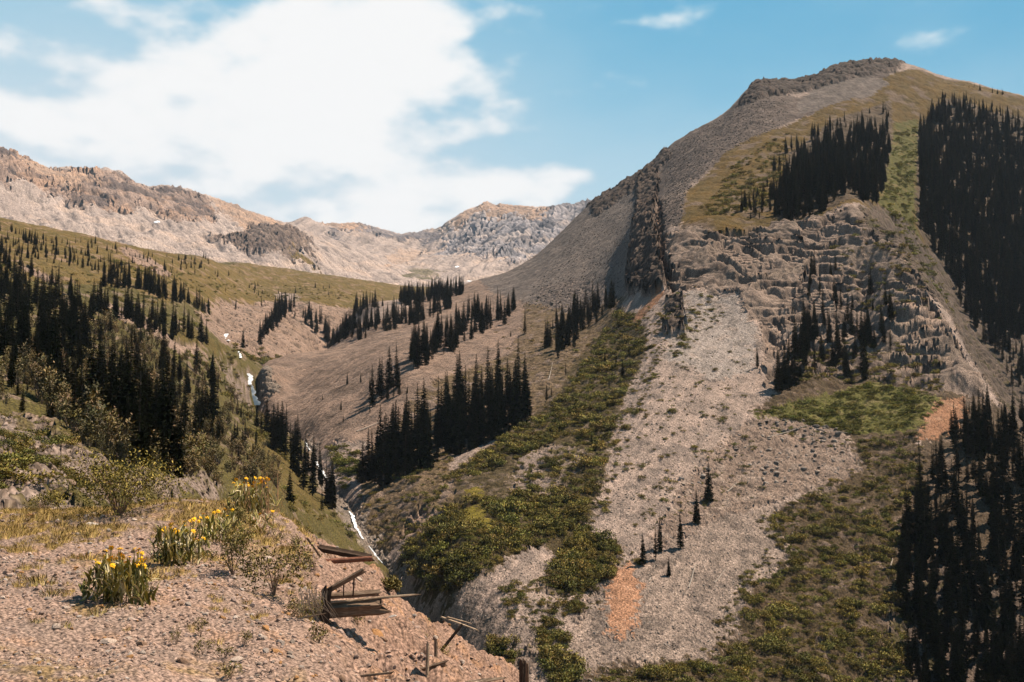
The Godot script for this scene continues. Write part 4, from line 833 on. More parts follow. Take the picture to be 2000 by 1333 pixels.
func make_land(key: String, called: String, label: String, category: String, u0: float, u1: float, d0: float, d1: float, nu: int, nw: int, fall: Vector2, mat: Material, base_zone := "plain") -> void:
	var l := Land.new()
	l.called = called
	l.u0 = u0
	l.u1 = u1
	l.w0 = log(d0)
	l.w1 = log(d1)
	l.nu = int(nu * FINE)
	l.nw = int(nw * FINE)
	l.reach = PackedFloat32Array([l.w0, l.w1])
	if key == "L":
		l.share = PackedFloat32Array([0.0, 0.5, 0.85, 1.0])
		l.reach = PackedFloat32Array([l.w0, log(540.0), log(900.0), l.w1])
	if key == "R":
		l.share = PackedFloat32Array([0.0, 0.34, 0.67, 1.0])
		l.reach = PackedFloat32Array([l.w0, log(375.0), log(490.0), l.w1])
	l.fall = fall.normalized()
	l.ragged = {"L": 5.0, "R": 2.8, "M1": 22.0, "M2": 45.0, "F": 1.0}[key]
	l.finger = {"L": 10.0, "R": 4.5, "M1": 90.0, "M2": 90.0, "F": 0.0}[key]
	l.finger_rate = {"L": 4.0, "R": 4.5, "M1": 0.75, "M2": 0.6, "F": 1.0}[key]
	l.rows.resize(l.nw)
	l.cols.resize(l.nw)
	l.nrms.resize(l.nw)
	if key != "F":
		l.lu = 90
		l.lw = 150
		l.lat.resize(l.lw + 3)
		l.solve(SURVEY[key], SPREAD)
		run_rows(l.lattice_row, l.lw + 3)
		l.zone.resize(l.nu * l.nw)
		l.zone.fill(zone_names.find(base_zone))
		for z in ZONES:
			if z[0] == key:
				l.fill_zone(zone_names.find(z[1]), z[2])
		run_rows(land_row.bind(l), l.nw)
	else:
		run_rows(bench_row.bind(l), l.nw)
	var cols := PackedColorArray()
	for j in l.nw:
		l.pos.append_array(l.rows[j])
		cols.append_array(l.cols[j])
	run_rows(l.normal_row, l.nw)
	var nrm := PackedVector3Array()
	for j in l.nw:
		nrm.append_array(l.nrms[j])
	var idx := PackedInt32Array()
	idx.resize((l.nu - 1) * (l.nw - 1) * 6)
	var k := 0
	for j in l.nw - 1:
		var a := j * l.nu
		for i in l.nu - 1:
			idx[k] = a
			idx[k + 1] = a + l.nu
			idx[k + 2] = a + 1
			idx[k + 3] = a + 1
			idx[k + 4] = a + l.nu
			idx[k + 5] = a + l.nu + 1
			k += 6
			a += 1
	l.rows.clear()
	l.cols.clear()
	l.nrms.clear()
	var arr := []
	arr.resize(Mesh.ARRAY_MAX)
	arr[Mesh.ARRAY_VERTEX] = l.pos
	arr[Mesh.ARRAY_NORMAL] = nrm
	arr[Mesh.ARRAY_COLOR] = cols
	arr[Mesh.ARRAY_INDEX] = idx
	var mesh := ArrayMesh.new()
	mesh.add_surface_from_arrays(Mesh.PRIMITIVE_TRIANGLES, arr)
	var o := put(mesh, called, mat)
	tag(o, label, category, "", "structure")
	lands[key] = l

# ------------------------------------------------------------------ camera, sky, sun
func make_camera() -> void:
	var cam := Camera3D.new()
	cam.name = "camera"
	cam.fov = 37.85
	cam.near = 0.1
	cam.far = 12000.0
	cam.position = EYE
	cam.rotation_degrees.x = 3.928
	add_child(cam)
	cam.current = true

const CLOUDS := [ # bearing, elevation, half width, half height (degrees), weight: where the banks of cloud stand
	[-13.0, 20.0, 9.0, 6.0, 1.15], [-7.0, 17.5, 9.5, 6.0, 1.2], [-10.0, 13.0, 10.0, 4.5, 1.0], [-19.0, 14.0, 9.0, 6.0, .95],
	[-27.0, 12.0, 9.0, 8.0, 1.0], [-9.0, 22.0, 8.0, 4.5, .8], [-13.0, 23.5, 7.5, 3.0, .9], [-5.0, 21.5, 4.0, 2.6, .7], [-3.5, 12.5, 4.5, 2.5, .5], [-1.0, 12.9, 5.5, 1.8, 1.0], [3.2, 12.6, 2.6, 1.2, .8],
	[5.2, 12.8, 1.8, .8, .5], [6.8, 17.9, 1.4, .8, .62], [9.0, 18.0, 1.0, .5, .5], [-3.2, 21.3, 1.2, .9, .45], [3.2, 13.9, 1.5, .6, .45], [-23.0, 17.0, 5.0, 4.0, .35], [-15.0, 9.5, 12.0, 2.0, .6], [-2.0, 9.6, 7.0, 1.0, .55],
]

func sky_color(az: float, el: float) -> Color:   # degrees
	var e := clampf(el, 0.0, 90.0)
	var t := smoothstep(5.0, 27.0, e + clampf(wrapf(az, -180.0, 180.0), -30.0, 30.0) * 0.12)
	var c := Vector3(.83, .91, .95).lerp(Vector3(.41, .705, .855), t)
	c = c.lerp(Vector3(.14, .34, .55), smoothstep(28.0, 80.0, e))
	var n1: FastNoiseLite = noise.cloud
	var n2: FastNoiseLite = noise.wisp
	var ce := cos(deg_to_rad(el))
	var v := Vector3(sin(deg_to_rad(az)) * ce, sin(deg_to_rad(el)) * 2.1, cos(deg_to_rad(az)) * ce)
	var puff := n1.get_noise_3dv(v * 1000.0)
	var wisp := n2.get_noise_3dv(v * 1000.0)
	var m := -0.46 - 0.16 * smoothstep(0.0, 14.0, absf(wrapf(az + 9.0, -180.0, 180.0)) - 9.0)
	for b in CLOUDS:
		var dx: float = wrapf(az - b[0], -180.0, 180.0) / b[2]
		var dy: float = (el - b[1]) / b[3]
		var q := dx * dx + dy * dy
		if q < 6.0:
			m += b[4] * 0.58 * exp(-q * 1.1)
	# scattered fair-weather clouds over the rest of the sky
	m += 0.55 * smoothstep(0.05, 0.5, n1.get_noise_3dv(v * 260.0 + Vector3(50, 0, 9))) * smoothstep(28.0, 60.0, absf(wrapf(az + 5.0, -180.0, 180.0)))
	m += puff * 1.15 + wisp * 0.85
	var cover := smoothstep(-0.22, 0.95, m) * 0.55 + smoothstep(-0.1, 0.45, m) * 0.45
	var veil := 0.22 * smoothstep(-0.5, 0.4, n2.get_noise_3dv(v * 300.0)) + 0.75 * smoothstep(27.0, 10.0, el) * smoothstep(12.0, -20.0, az)
	c = c.lerp(Vector3(.86, .90, .935), clampf(veil, 0.0, 1.0) * 0.75)
	var shade := smoothstep(0.0, 0.75, m)
	c = c.lerp(Vector3(.90, .925, .95).lerp(Vector3(1.0, 1.0, 1.0), shade), cover)
	if el < 0.0:
		c = c.lerp(Vector3(.46, .40, .35), smoothstep(0.0, -4.0, el))
	return Color(c.x, c.y, c.z)

var sky_rows := []

func sky_row(j: int, x0: int, w: int, y0: int, full: int) -> void:
	var b := PackedByteArray()
	b.resize(w * 3)
	for i in w:
		var az := wrapf((x0 + i + 0.5) / full * 360.0, -180.0, 180.0)   # the panorama begins straight ahead
		var el := 90.0 - (y0 + j + 0.5) / (full * 0.5) * 180.0
		var c := sky_color(az, el)
		b[i * 3] = int(clampf(c.r, 0, 1) * 255.0)
		b[i * 3 + 1] = int(clampf(c.g, 0, 1) * 255.0)
		b[i * 3 + 2] = int(clampf(c.b, 0, 1) * 255.0)
	sky_rows[j] = b

func sky_image(x0: int, y0: int, w: int, h: int, full: int) -> Image:
	sky_rows = []
	sky_rows.resize(h)
	run_rows(sky_row.bind(x0, w, y0, full), h)
	var all := PackedByteArray()
	for r in sky_rows:
		all.append_array(r)
	return Image.create_from_data(w, h, false, Image.FORMAT_RGB8, all)

func make_sky_and_sun() -> void:
	make_noise("cloud", FastNoiseLite.TYPE_SIMPLEX_SMOOTH, 0.0052, 6, 11)
	make_noise("wisp", FastNoiseLite.TYPE_SIMPLEX_SMOOTH, 0.011, 5, 23)
	var whole := sky_image(0, 0, 1024, 512, 1024)
	whole.resize(4096, 2048, Image.INTERPOLATE_CUBIC)
	var near := sky_image(-400, 560, 800, 480, 4096)
	whole.blit_rect(near, Rect2i(400, 0, 400, 480), Vector2i(0, 560))
	whole.blit_rect(near, Rect2i(0, 0, 400, 480), Vector2i(3696, 560))
	var pano := PanoramaSkyMaterial.new()
	pano.panorama = ImageTexture.create_from_image(whole)
	pano.energy_multiplier = 1.0
	var sky := Sky.new()
	sky.sky_material = pano
	var env := Environment.new()
	env.background_mode = Environment.BG_SKY
	env.sky = sky
	env.background_energy_multiplier = 0.43
	env.tonemap_mode = Environment.TONE_MAPPER_LINEAR
	env.tonemap_exposure = 2.2
	env.sdfgi_enabled = true
	env.ssao_enabled = true
	env.ssil_enabled = true
	env.fog_enabled = true
	env.fog_density = 0.00003
	env.fog_light_color = Color(0.80, 0.87, 0.95)
	var we := WorldEnvironment.new()
	we.name = "surroundings"
	we.environment = env
	add_child(we)
	var sun := DirectionalLight3D.new()
	sun.name = "sun"
	sun.light_energy = 1.6
	sun.light_color = Color(1.0, 0.935, 0.85)
	sun.light_angular_distance = 0.5
	sun.shadow_enabled = true
	var az := deg_to_rad(66.0)
	var el := deg_to_rad(59.0)
	add_child(sun)
	sun.look_at_from_position(Vector3(sin(az) * cos(el), sin(el), -cos(az) * cos(el)) * 100.0, Vector3.ZERO, Vector3.UP)

# ------------------------------------------------------------------ materials and setting
func make_materials() -> void:
	make_noise("soft", FastNoiseLite.TYPE_SIMPLEX_SMOOTH, 0.02, 4, 3)
	make_noise("fine", FastNoiseLite.TYPE_SIMPLEX_SMOOTH, 0.02, 3, 8)
	make_noise("crag", FastNoiseLite.TYPE_SIMPLEX, 0.012, 4, 5, true)
	make_noise("cell", FastNoiseLite.TYPE_SIMPLEX, 0.015, 3, 17)
	tex.grain = noise_tex(0.03, 5, 4, Color(.45, .45, .45), Color(1, 1, 1), 512)
	var ramp: Gradient = tex.grain.color_ramp
	ramp.set_offset(0, 0.25)
	ramp.set_offset(1, 0.72)
	tex.stony = normal_tex(0.05, 4, 9, 7.0, 512, true)
	tex.wood = noise_tex(0.02, 4, 6, Color(.55, .5, .46), Color(1, 1, 1), 256)
	tex.wood_bump = normal_tex(0.04, 4, 7, 6.0, 256)
	mats.near = ground_material(0.7, 1.0)
	mats.mid = ground_material(7.0, 0.9)
	mats.far = ground_material(40.0, 0.3)
	mats.needles = plain(Color.WHITE, 0.9, true)
	mats.needles.backlight_enabled = true
	mats.needles.backlight = lin(.03, .033, .01)
	mats.leafy = plain(Color.WHITE, 0.85, true)
	mats.leafy.backlight_enabled = true
	mats.leafy.backlight = lin(.2, .18, .055)
	mats.petal = plain(Color.WHITE, 0.7, true)
	mats.bark = plain(lin(.09, .07, .055))
	mats.stone = plain(Color.WHITE, 0.95, true)
	mats.stone.albedo_texture = tex.grain
	mats.stone.uv1_triplanar = true
	mats.stone.uv1_scale = Vector3.ONE * 1.5

func make_terrain() -> void:
	zone_names = ZONE.keys()
	for k in range(0, RIM.size(), 2):
		rim_polygon.append(Vector2(RIM[k], RIM[k + 1]))
	make_land("F", "bench_ground", "pinkish gravel bench and its steep dirt bank", "ground", -0.85, 0.45, 1.6, 75.0, 560, 380, Vector2(1, 0), mats.near)
	make_land("L", "meadow_hillside", "grassy hillside with ledges above the creek", "hillside", -0.70, 0.0, 28.0, 1700.0, 430, 690, Vector2(.53, .85), mats.mid, "heath")
	make_land("R", "scree_mountain", "brown mountain with grey scree, banded cliff and golden summit", "mountain", -0.33, 0.68, 140.0, 1070.0, 600, 1150, Vector2(-.42, .9), mats.mid, "scree")
	make_land("M1", "pale_ridge", "long pale ridge with a dark cliff band and a dark butte", "mountain", -0.72, -0.02, 850.0, 2950.0, 420, 320, Vector2(.48, .87), mats.far, "paletalus")
	make_land("M2", "cirque_mountains", "far cirque with blue grey faces and orange tops", "mountain", -0.36, 0.32, 1600.0, 3900.0, 420, 260, Vector2(-.1, 1), mats.far, "paletalus")

# ------------------------------------------------------------------ mesh helpers
class Soup:
	var v := PackedVector3Array()
	var n := PackedVector3Array()
	var c := PackedColorArray()

	func tri(a: Vector3, b: Vector3, d: Vector3, col: Color, nn := Vector3.ZERO) -> void:
		var k := nn if nn != Vector3.ZERO else (d - a).cross(b - a).normalized()
		v.append_array([a, b, d])
		n.append_array([k, k, k])
		c.append_array([col, col, col])

	func quad(a: Vector3, b: Vector3, d: Vector3, e: Vector3, col: Color, nn := Vector3.ZERO) -> void:
		tri(a, b, d, col, nn)
		tri(a, d, e, col, nn)

	func tube(path: Array, radii: Array, sides: int, col: Color) -> void:
		var rings := []
		for k in path.size():
			var p: Vector3 = path[k]
			var q: Vector3 = (path[mini(k + 1, path.size() - 1)] - path[maxi(k - 1, 0)]).normalized()
			var s := q.cross(Vector3(0.31, 0.17, 0.93)).normalized()
			var t := q.cross(s)
			var ring := []
			for i in sides:
				var an := TAU * i / sides
				ring.append(p + (s * cos(an) + t * sin(an)) * radii[k])
			rings.append(ring)
		for k in rings.size() - 1:
			for i in sides:
				quad(rings[k][i], rings[k + 1][i], rings[k + 1][(i + 1) % sides], rings[k][(i + 1) % sides], col)
		for e in [0, rings.size() - 1]:
			for i in range(1, sides - 1):
				tri(rings[e][0], rings[e][i], rings[e][i + 1], col)

	func mesh() -> ArrayMesh:
		var arr := []
		arr.resize(Mesh.ARRAY_MAX)
		arr[Mesh.ARRAY_VERTEX] = v
		arr[Mesh.ARRAY_NORMAL] = n
		arr[Mesh.ARRAY_COLOR] = c
		var m := ArrayMesh.new()
		m.add_surface_from_arrays(Mesh.PRIMITIVE_TRIANGLES, arr)
		return m

func spruce_trunk(sd: int) -> ArrayMesh:   # height 1
	var s := Soup.new()
	s.tube([Vector3(0, -.03, 0), Vector3(0.002, .3, 0), Vector3(0, .7, .002), Vector3(0, .985, 0)], [.013, .010, .006, .001], 6, Color(.085, .065, .05))
	return s.mesh()

func spruce_crown(sd: int, width: float, bare: float, ragged: float) -> ArrayMesh:   # height 1
	var r := RandomNumberGenerator.new()
	r.seed = sd
	var s := Soup.new()
	var y := bare
	while y < 0.985:
		var f := (y - bare) / (1.0 - bare)
		var reach := width * pow(1.0 - f, 0.8) * (0.75 + 0.25 * smoothstep(0.0, 0.14, f)) + 0.006
		var num := 5 + int(4.0 * (1.0 - f))
		var turn := r.randf() * TAU
		for b in num:
			if r.randf() < ragged * 0.3:
				continue
			var an := turn + TAU * (b + r.randf_range(-.3, .3)) / num
			var out := Vector3(cos(an), 0, sin(an))
			var side := Vector3(-out.z, 0, out.x)
			var len := reach * r.randf_range(1.0 - ragged, 1.12)
			var droop := len * r.randf_range(.25, .55)
			var base := Vector3(0, y + r.randf_range(-.008, .008), 0)
			var mid := base + out * len * .55 + Vector3(0, -droop * .25, 0)
			var tip := base + out * len + Vector3(0, -droop + len * .18, 0)
			var wid := len * r.randf_range(.28, .42) + .004
			var g := r.randf_range(.7, 1.3)
			var col := Color(.058 * g, .062 * g, .02 * g)
			var up := (Vector3.UP * .8 + out * .6).normalized()
			var drop := Vector3(0, -wid * .55, 0)
			s.tri(base, mid + side * wid + drop, mid, col, (up + side * .5).normalized())
			s.tri(base, mid, mid - side * wid + drop, col, (up - side * .5).normalized())
			s.tri(mid, mid + side * wid + drop, tip, col * 1.15, (up + side * .4).normalized())
			s.tri(mid, tip, mid - side * wid + drop, col * 1.15, (up - side * .4).normalized())
			# hanging sprays under the bough
			var h := mid.lerp(tip, .3)
			s.tri(h + side * wid * .3, h - side * wid * .4 + Vector3(0, -wid * .2, 0), h + Vector3(0, -wid * 1.2, 0) + out * wid * .2, col * .85, out)
		y += r.randf_range(.022, .036) * (1.15 - .4 * f)
	s.tri(Vector3(-.006, .955, 0), Vector3(.006, .955, 0), Vector3(0, 1.0, 0), Color(.02, .022, .009), Vector3(0, .3, 1).normalized())
	s.tri(Vector3(0, .955, -.006), Vector3(0, .955, .006), Vector3(0, 1.0, 0), Color(.02, .022, .009), Vector3(1, .3, 0).normalized())
	return s.mesh()

func leaf_ball(sd: int, num: int, leaf: float, shape: Vector3, cols: Array, stems: int) -> ArrayMesh:
	# a bush of radius 1 on the ground: many leaf-sized faces spread through lobes
	var r := RandomNumberGenerator.new()
	r.seed = sd
	var s := Soup.new()
	var lobes := []
	for k in 9:
		var a := r.randf() * TAU
		var q := sqrt(r.randf()) * .68
		lobes.append([Vector3(cos(a) * q, r.randf_range(.28, .72) * (1.1 - q * .5), sin(a) * q), r.randf_range(.25, .42)])
	for k in num:
		var l: Array = lobes[r.randi() % 9]
		var dir := Vector3(r.randfn(), r.randfn() * .8 + .25, r.randfn()).normalized()
		var p: Vector3 = (l[0] + dir * l[1] * pow(r.randf(), .4)) * shape
		if p.y < 0.02:
			p.y = 0.02 + r.randf() * .05
		var t := Vector3(r.randfn(), r.randfn() + .5, r.randfn()).normalized()
		var b := t.cross(Vector3(r.randfn(), r.randfn(), r.randfn())).normalized()
		var g := r.randf_range(.65, 1.35)
		var col: Color = cols[r.randi() % cols.size()] * g
		var z := leaf * r.randf_range(.7, 1.4)
		var nn := (dir + Vector3.UP * .5 + t.cross(b) * .8).normalized()
		s.tri(p, p + t * z + b * z * .38, p + t * z * 1.9, col, nn)
		s.tri(p, p + t * z * 1.9, p + t * z - b * z * .38, col, nn)
	for k in stems:
		var l: Array = lobes[k % 9]
		var e: Vector3 = l[0] * shape
		s.tube([Vector3(e.x * .15, -.08, e.z * .15), Vector3(e.x * .5, e.y * .45, e.z * .5), e * 1.05], [.022, .014, .006], 4, Color(.12, .09, .07))
	return s.mesh()

func rock_mesh(sd: int, flat: float) -> ArrayMesh:   # about 1 across
	var r := RandomNumberGenerator.new()
	r.seed = sd
	var planes := []
	for k in 13:
		planes.append([Vector3(r.randfn(), r.randfn(), r.randfn()).normalized(), r.randf_range(.3, .5)])
	var s := Soup.new()
	var grid := []
	for j in 8:
		var row := []
		for i in 12:
			var th := PI * j / 7.0
			var ph := TAU * (i + .5 * (j % 2)) / 12.0
			var dir := Vector3(sin(th) * cos(ph), cos(th), sin(th) * sin(ph))
			var d := .58
			for p in planes:
				var k := dir.dot(p[0])
				if k > .05:
					d = minf(d, p[1] / k)
			row.append(dir * d * Vector3(1, flat, .8))
		grid.append(row)
	for j in 7:
		for i in 12:
			var k := (i + 1) % 12
			var a: Vector3 = grid[j][i]
			var b: Vector3 = grid[j][k]
			var e: Vector3 = grid[j + 1][i]
			var f: Vector3 = grid[j + 1][k]
			var w := Color.WHITE
			if j % 2 == 0:
				if j > 0:
					s.tri(a, b, e, w)
				if j < 6:
					s.tri(b, f, e, w)
				else:
					s.tri(a, b, e, w)
			else:
				s.tri(a, b, f, w)
				if j < 6:
					s.tri(a, f, e, w)
	return s.mesh()

# ------------------------------------------------------------------ scattering
func outline(a: Array) -> PackedVector2Array:
	var p := PackedVector2Array()
	for k in range(0, a.size(), 2):
		p.append(Vector2(a[k], a[k + 1]))
	return p

func spots(a: Array, num: int, keep_off := 0.0) -> Array:
	# even over bearing and log distance, so that a stand is as full at its back as in front
	var poly := outline(a)
	var lo := Vector2(1e9, 1e9)
	var hi := -lo
	for p in poly:
		var q := Vector2(p.x / -p.y, log(-p.y))
		lo = lo.min(q)
		hi = hi.max(q)
	var out := []
	var tries := 0
	while out.size() < num and tries < num * 60:
		tries += 1
		var d := exp(rng.randf_range(lo.y, hi.y))
		var p := Vector2(rng.randf_range(lo.x, hi.x) * d, -d)
		if not Geometry2D.is_point_in_polygon(p, poly):
			continue
		if keep_off > 0.0:
			var free := true
			for q in out:
				if absf(q.x - p.x) < keep_off and absf(q.y - p.y) < keep_off:
					free = false
					break
			if not free:
				continue
		out.append(p)
	return out

func on_land(key: String, p: Vector2) -> Vector3:
	var y: float = lands[key].ground(p.x, p.y)
	if key == "R" or key == "L":      # where both slopes overlap at the gorge, stand on the upper one
		var other: Land = lands["L" if key == "R" else "R"]
		var u := p.x / -p.y
		var w := log(-p.y)
		if u > other.u0 and u < other.u1 and w > other.w0 and w < other.w1:
			y = maxf(y, other.ground(p.x, p.y))
	return Vector3(p.x, y, p.y)

func multi(mesh: Mesh, mat: Material, where: Array, tints: Array, called: String, label: String, category: String) -> MultiMeshInstance3D:
	var mm := MultiMesh.new()
	mm.transform_format = MultiMesh.TRANSFORM_3D
	mm.use_colors = true
	mm.mesh = mesh
	mm.instance_count = where.size()
	for k in where.size():
		mm.set_instance_transform(k, where[k])
		mm.set_instance_color(k, tints[k])
	var o := MultiMeshInstance3D.new()
	o.multimesh = mm
	o.material_override = mat
	o.name = numbered(called)
	add_child(o)
	tag(o, label, category, "", "stuff")
	return o

func make_trees() -> void:
	var all := []        # [size in view, position, height, label, group]
	for s in STANDS:
		for p in spots(s[5], s[1], 0.8):
			var at := on_land(s[0], p)
			var h: float = lerpf(s[2], s[3], rng.randf()) * (0.55 if rng.randf() < 0.25 else 1.0)
			all.append([h / -at.z, at, h, s[4]])
	all.sort_custom(func(a, b): return a[0] > b[0])
	for s in LONE:
		var at := on_land(s[0], Vector2(s[1], s[2]))
		all.push_front([9.0, at, s[3], s[4]])
	var kinds := []
	for k in 5:
		var root := Node3D.new()
		root.name = "spruce_tree"
		put(spruce_trunk(k), "trunk", mats.needles, root)
		put(spruce_crown(100 + k, [.105, .125, .14, .095, .16][k], [.05, .08, .03, .12, .02][k], [.5, .42, .36, .6, .3][k]), "crown", mats.needles, root)
		kinds.append(root)
	var whole := []
	for k in 5:
		var st := SurfaceTool.new()
		st.append_from(spruce_crown(100 + k, [.105, .125, .14, .095, .16][k], [.05, .08, .03, .12, .02][k], [.5, .42, .36, .6, .3][k]), 0, Transform3D())
		st.append_from(spruce_trunk(k), 0, Transform3D())
		whole.append(st.commit())
	var rest := [[], [], [], [], []]
	var tints := [[], [], [], [], []]
	for i in all.size():
		var t: Array = all[i]
		var k := rng.randi() % 5
		var h: float = t[2]
		var wide := h * rng.randf_range(.85, 1.25)
		var basis := Basis(Vector3.UP, rng.randf() * TAU).scaled(Vector3(wide, h, wide))
		basis = Basis(Vector3(1, 0, rng.randf_range(-1, 1)).normalized(), rng.randfn() * .018) * basis
		if i < 300:
			var o: Node3D = kinds[k].duplicate()
			o.name = numbered("spruce_tree")
			add_child(o)
			o.transform = Transform3D(basis, t[1])
			if t[0] < 8.0:
				var look: String = ["slim", "even", "broad", "thin ragged", "bushy"][k]
				var big: String = "tall " if h > 15.0 else ("short " if h < 8.0 else "")
				var plain_label: String = t[3].trim_prefix("tall ").trim_prefix("small ")
				tag(o, look + " " + big + plain_label, "tree", look + " " + big + plain_label.replace("spruce", "spruces"))
			else:
				tag(o, t[3], "tree")
		else:
			rest[k].append(Transform3D(basis, t[1]))
			var g := rng.randf_range(.75, 1.25)
			tints[k].append(Color(g * rng.randf_range(.95, 1.2), g, g))
	for k in 5:
		kinds[k].free()
		multi(whole[k], mats.needles, rest[k], tints[k], "spruce_forest", ["slim", "even", "broad", "thin ragged", "bushy"][k] + " dark spruces of the farther slopes, seen as forest", "forest")

func make_shrubs() -> void:
	var kinds := {
		"willow": [[leaf_ball(1, 420, .085, Vector3(1, .85, 1), [Color(.105, .10, .027), Color(.165, .145, .04), Color(.055, .054, .018), Color(.13, .10, .04)], 6), leaf_ball(2, 420, .08, Vector3(1.1, .75, 1), [Color(.098, .098, .027), Color(.15, .135, .036), Color(.06, .058, .02)], 6)], "olive willow thicket covering the slopes across the gorge"],
		"greenwillow": [[leaf_ball(3, 420, .085, Vector3(1.1, .65, 1.1), [Color(.088, .098, .022), Color(.12, .115, .03), Color(.06, .068, .018)], 4)], "brighter green willow scrub on the bench of the scree and the avalanche track"],
		"sapling": [[leaf_ball(4, 300, .05, Vector3(.34, 1.25, .34), [Color(.10, .08, .042), Color(.125, .098, .06), Color(.065, .056, .025)], 9), leaf_ball(5, 260, .05, Vector3(.4, 1.1, .4), [Color(.095, .082, .036), Color(.13, .102, .062), Color(.06, .055, .024)], 9)], "pale greyish thicket of thin saplings on the hillside above the creek"],
	}
	for kind in kinds:
		var variants: Array = kinds[kind][0]
		var where := []
		var tints := []
		for v in variants:
			where.append([])
			tints.append([])
		for s in SHRUBS:
			if s[1] != kind:
				continue
			for p in spots(s[5], s[2]):
				if zone_names[lands[s[0]].cover(p.x, p.y)] in ["orange", "limegrass"]:
					continue
				var at := on_land(s[0], p)
				var size: float = lerpf(s[3], s[4], pow(rng.randf(), 1.5)) * (0.55 + 0.9 * smoothstep(-.4, .4, noise.soft.get_noise_2d(p.x * 6.0, p.y * 6.0)))
				var k := rng.randi() % variants.size()
				where[k].append(Transform3D(Basis(Vector3.UP, rng.randf() * TAU).scaled(Vector3(size, size * rng.randf_range(.7, 1.1), size)), at - Vector3(0, .08, 0)))
				var g: float = rng.randf_range(.65, 1.35) * (1.0 + .5 * noise.soft.get_noise_2d(p.x * 3.0 + 90.0, p.y * 3.0))
				tints[k].append(Color(g * rng.randf_range(.9, 1.25), g, g * rng.randf_range(.8, 1.1)))
		for k in variants.size():
			multi(variants[k], mats.leafy, where[k], tints[k], kind.replace("willow", "_willow").trim_prefix("_") + "_thicket", kinds[kind][1] + ["", ", lower bushes"][k], "thicket")

const TINTS := {"grey": [.30, .238, .196], "dark": [.132, .11, .095], "tan": [.25, .18, .137], "pink": [.37, .253, .20]}

func tint(kind: String) -> Color:
	var t: Array = TINTS[kind]
	var g := rng.randf_range(.6, 1.45)
	var w := rng.randf_range(-.06, .06)
	return Color(t[0] * g * (1.0 + w), t[1] * g, t[2] * g * (1.0 - w))

func make_stones() -> void:
	var shapes := [rock_mesh(41, .6), rock_mesh(42, .45), rock_mesh(43, .8), rock_mesh(44, .35)]
	mats.rock_shapes = shapes
	for s in STONES:
		var land: Land = lands[s[0]]
		var where := [[], [], [], []]
		var tints := [[], [], [], []]
		for p in spots(s[5], s[1]):
			if zone_names[land.cover(p.x, p.y)] == "orange":
				continue
			var at := on_land(s[0], p)
			var size: float = s[2] * pow(s[3] / s[2], pow(rng.randf(), 2.6))
			var k := rng.randi() % 4
			var up := land.normal(p.x, p.y, 1.0)
			var b := Basis(Quaternion(Vector3.UP, up)) * Basis.from_euler(Vector3(rng.randfn() * .3, rng.randf() * TAU, rng.randfn() * .3))
			where[k].append(Transform3D(b.scaled_local(Vector3.ONE * size), at + up * size * .08))
			tints[k].append(tint(s[4]))
		for k in 4:
			multi(shapes[k], mats.stone, where[k], tints[k], "loose_stones", "%s loose stones, %s, strewn on %s" % [s[4], ["blocky", "flat", "chunky", "slabby"][k], {"R": "the slopes across the gorge", "L": "the ledges above the creek"}[s[0]]], "stones")
	for s in BOULDERS:
		for p in spots(s[6], s[1], 1.5):
			var at := on_land(s[0], p)
			var size: float = s[2] * pow(s[3] / s[2], pow(rng.randf(), 2.0))
			var which := rng.randi() % 4
			var o := put(shapes[which], "boulder", rock_mat(s[4]))
			o.transform = Transform3D(Basis.from_euler(Vector3(rng.randfn() * .25, rng.randf() * TAU, rng.randfn() * .25)).scaled_local(Vector3.ONE * size), at + Vector3(0, size * .1, 0))
			var look: String = ["blocky ", "flat ", "chunky ", "slabby "][which] + ("big " if size > s[3] * .62 else "")
			tag(o, look + s[5], "boulder", look + s[5].replace("boulder", "boulders"))

func rock_mat(kind: String) -> StandardMaterial3D:
	var k := kind + "_rock_%d" % (rng.randi() % 4)
	if not mats.has(k):
		var m := mats.stone.duplicate() as StandardMaterial3D
		m.vertex_color_use_as_albedo = false
		var c := tint(kind)
		m.albedo_color = Color(c.r * 1.25, c.g * 1.25, c.b * 1.25).linear_to_srgb()
		mats[k] = m
	return mats[k]

func make_logs() -> void:
	for s in LOGS:
		var a := on_land(s[0], Vector2(s[1], s[2]))
		var b := on_land(s[0], Vector2(s[3], s[4]))
		var r: float = s[5]
		var len := a.distance_to(b)
		var soup := Soup.new()
		var path := []
		var radii := []
		for k in 6:
			var f := k / 5.0
			path.append(Vector3(sin(f * 5.0) * r * .5, f * len, cos(f * 4.0) * r * .4))
			radii.append(r * lerpf(1.0, .45, f))
		soup.tube(path, radii, 7, Color(.40, .34, .285))
		for k in 4:
			var q: Vector3 = path[k + 1]
			var e := Vector3(rng.randfn(), .5, rng.randfn()).normalized() * r * 4.0
			soup.tube([q, q + e], [r * .25, r * .08], 4, Color(.36, .31, .26))
		var o := put(soup.mesh(), "dead_log", mats.stone)
		o.transform = Transform3D(Basis(Quaternion(Vector3.UP, (b - a).normalized())), a + Vector3(0, r * .6, 0))
		tag(o, s[6], "log")

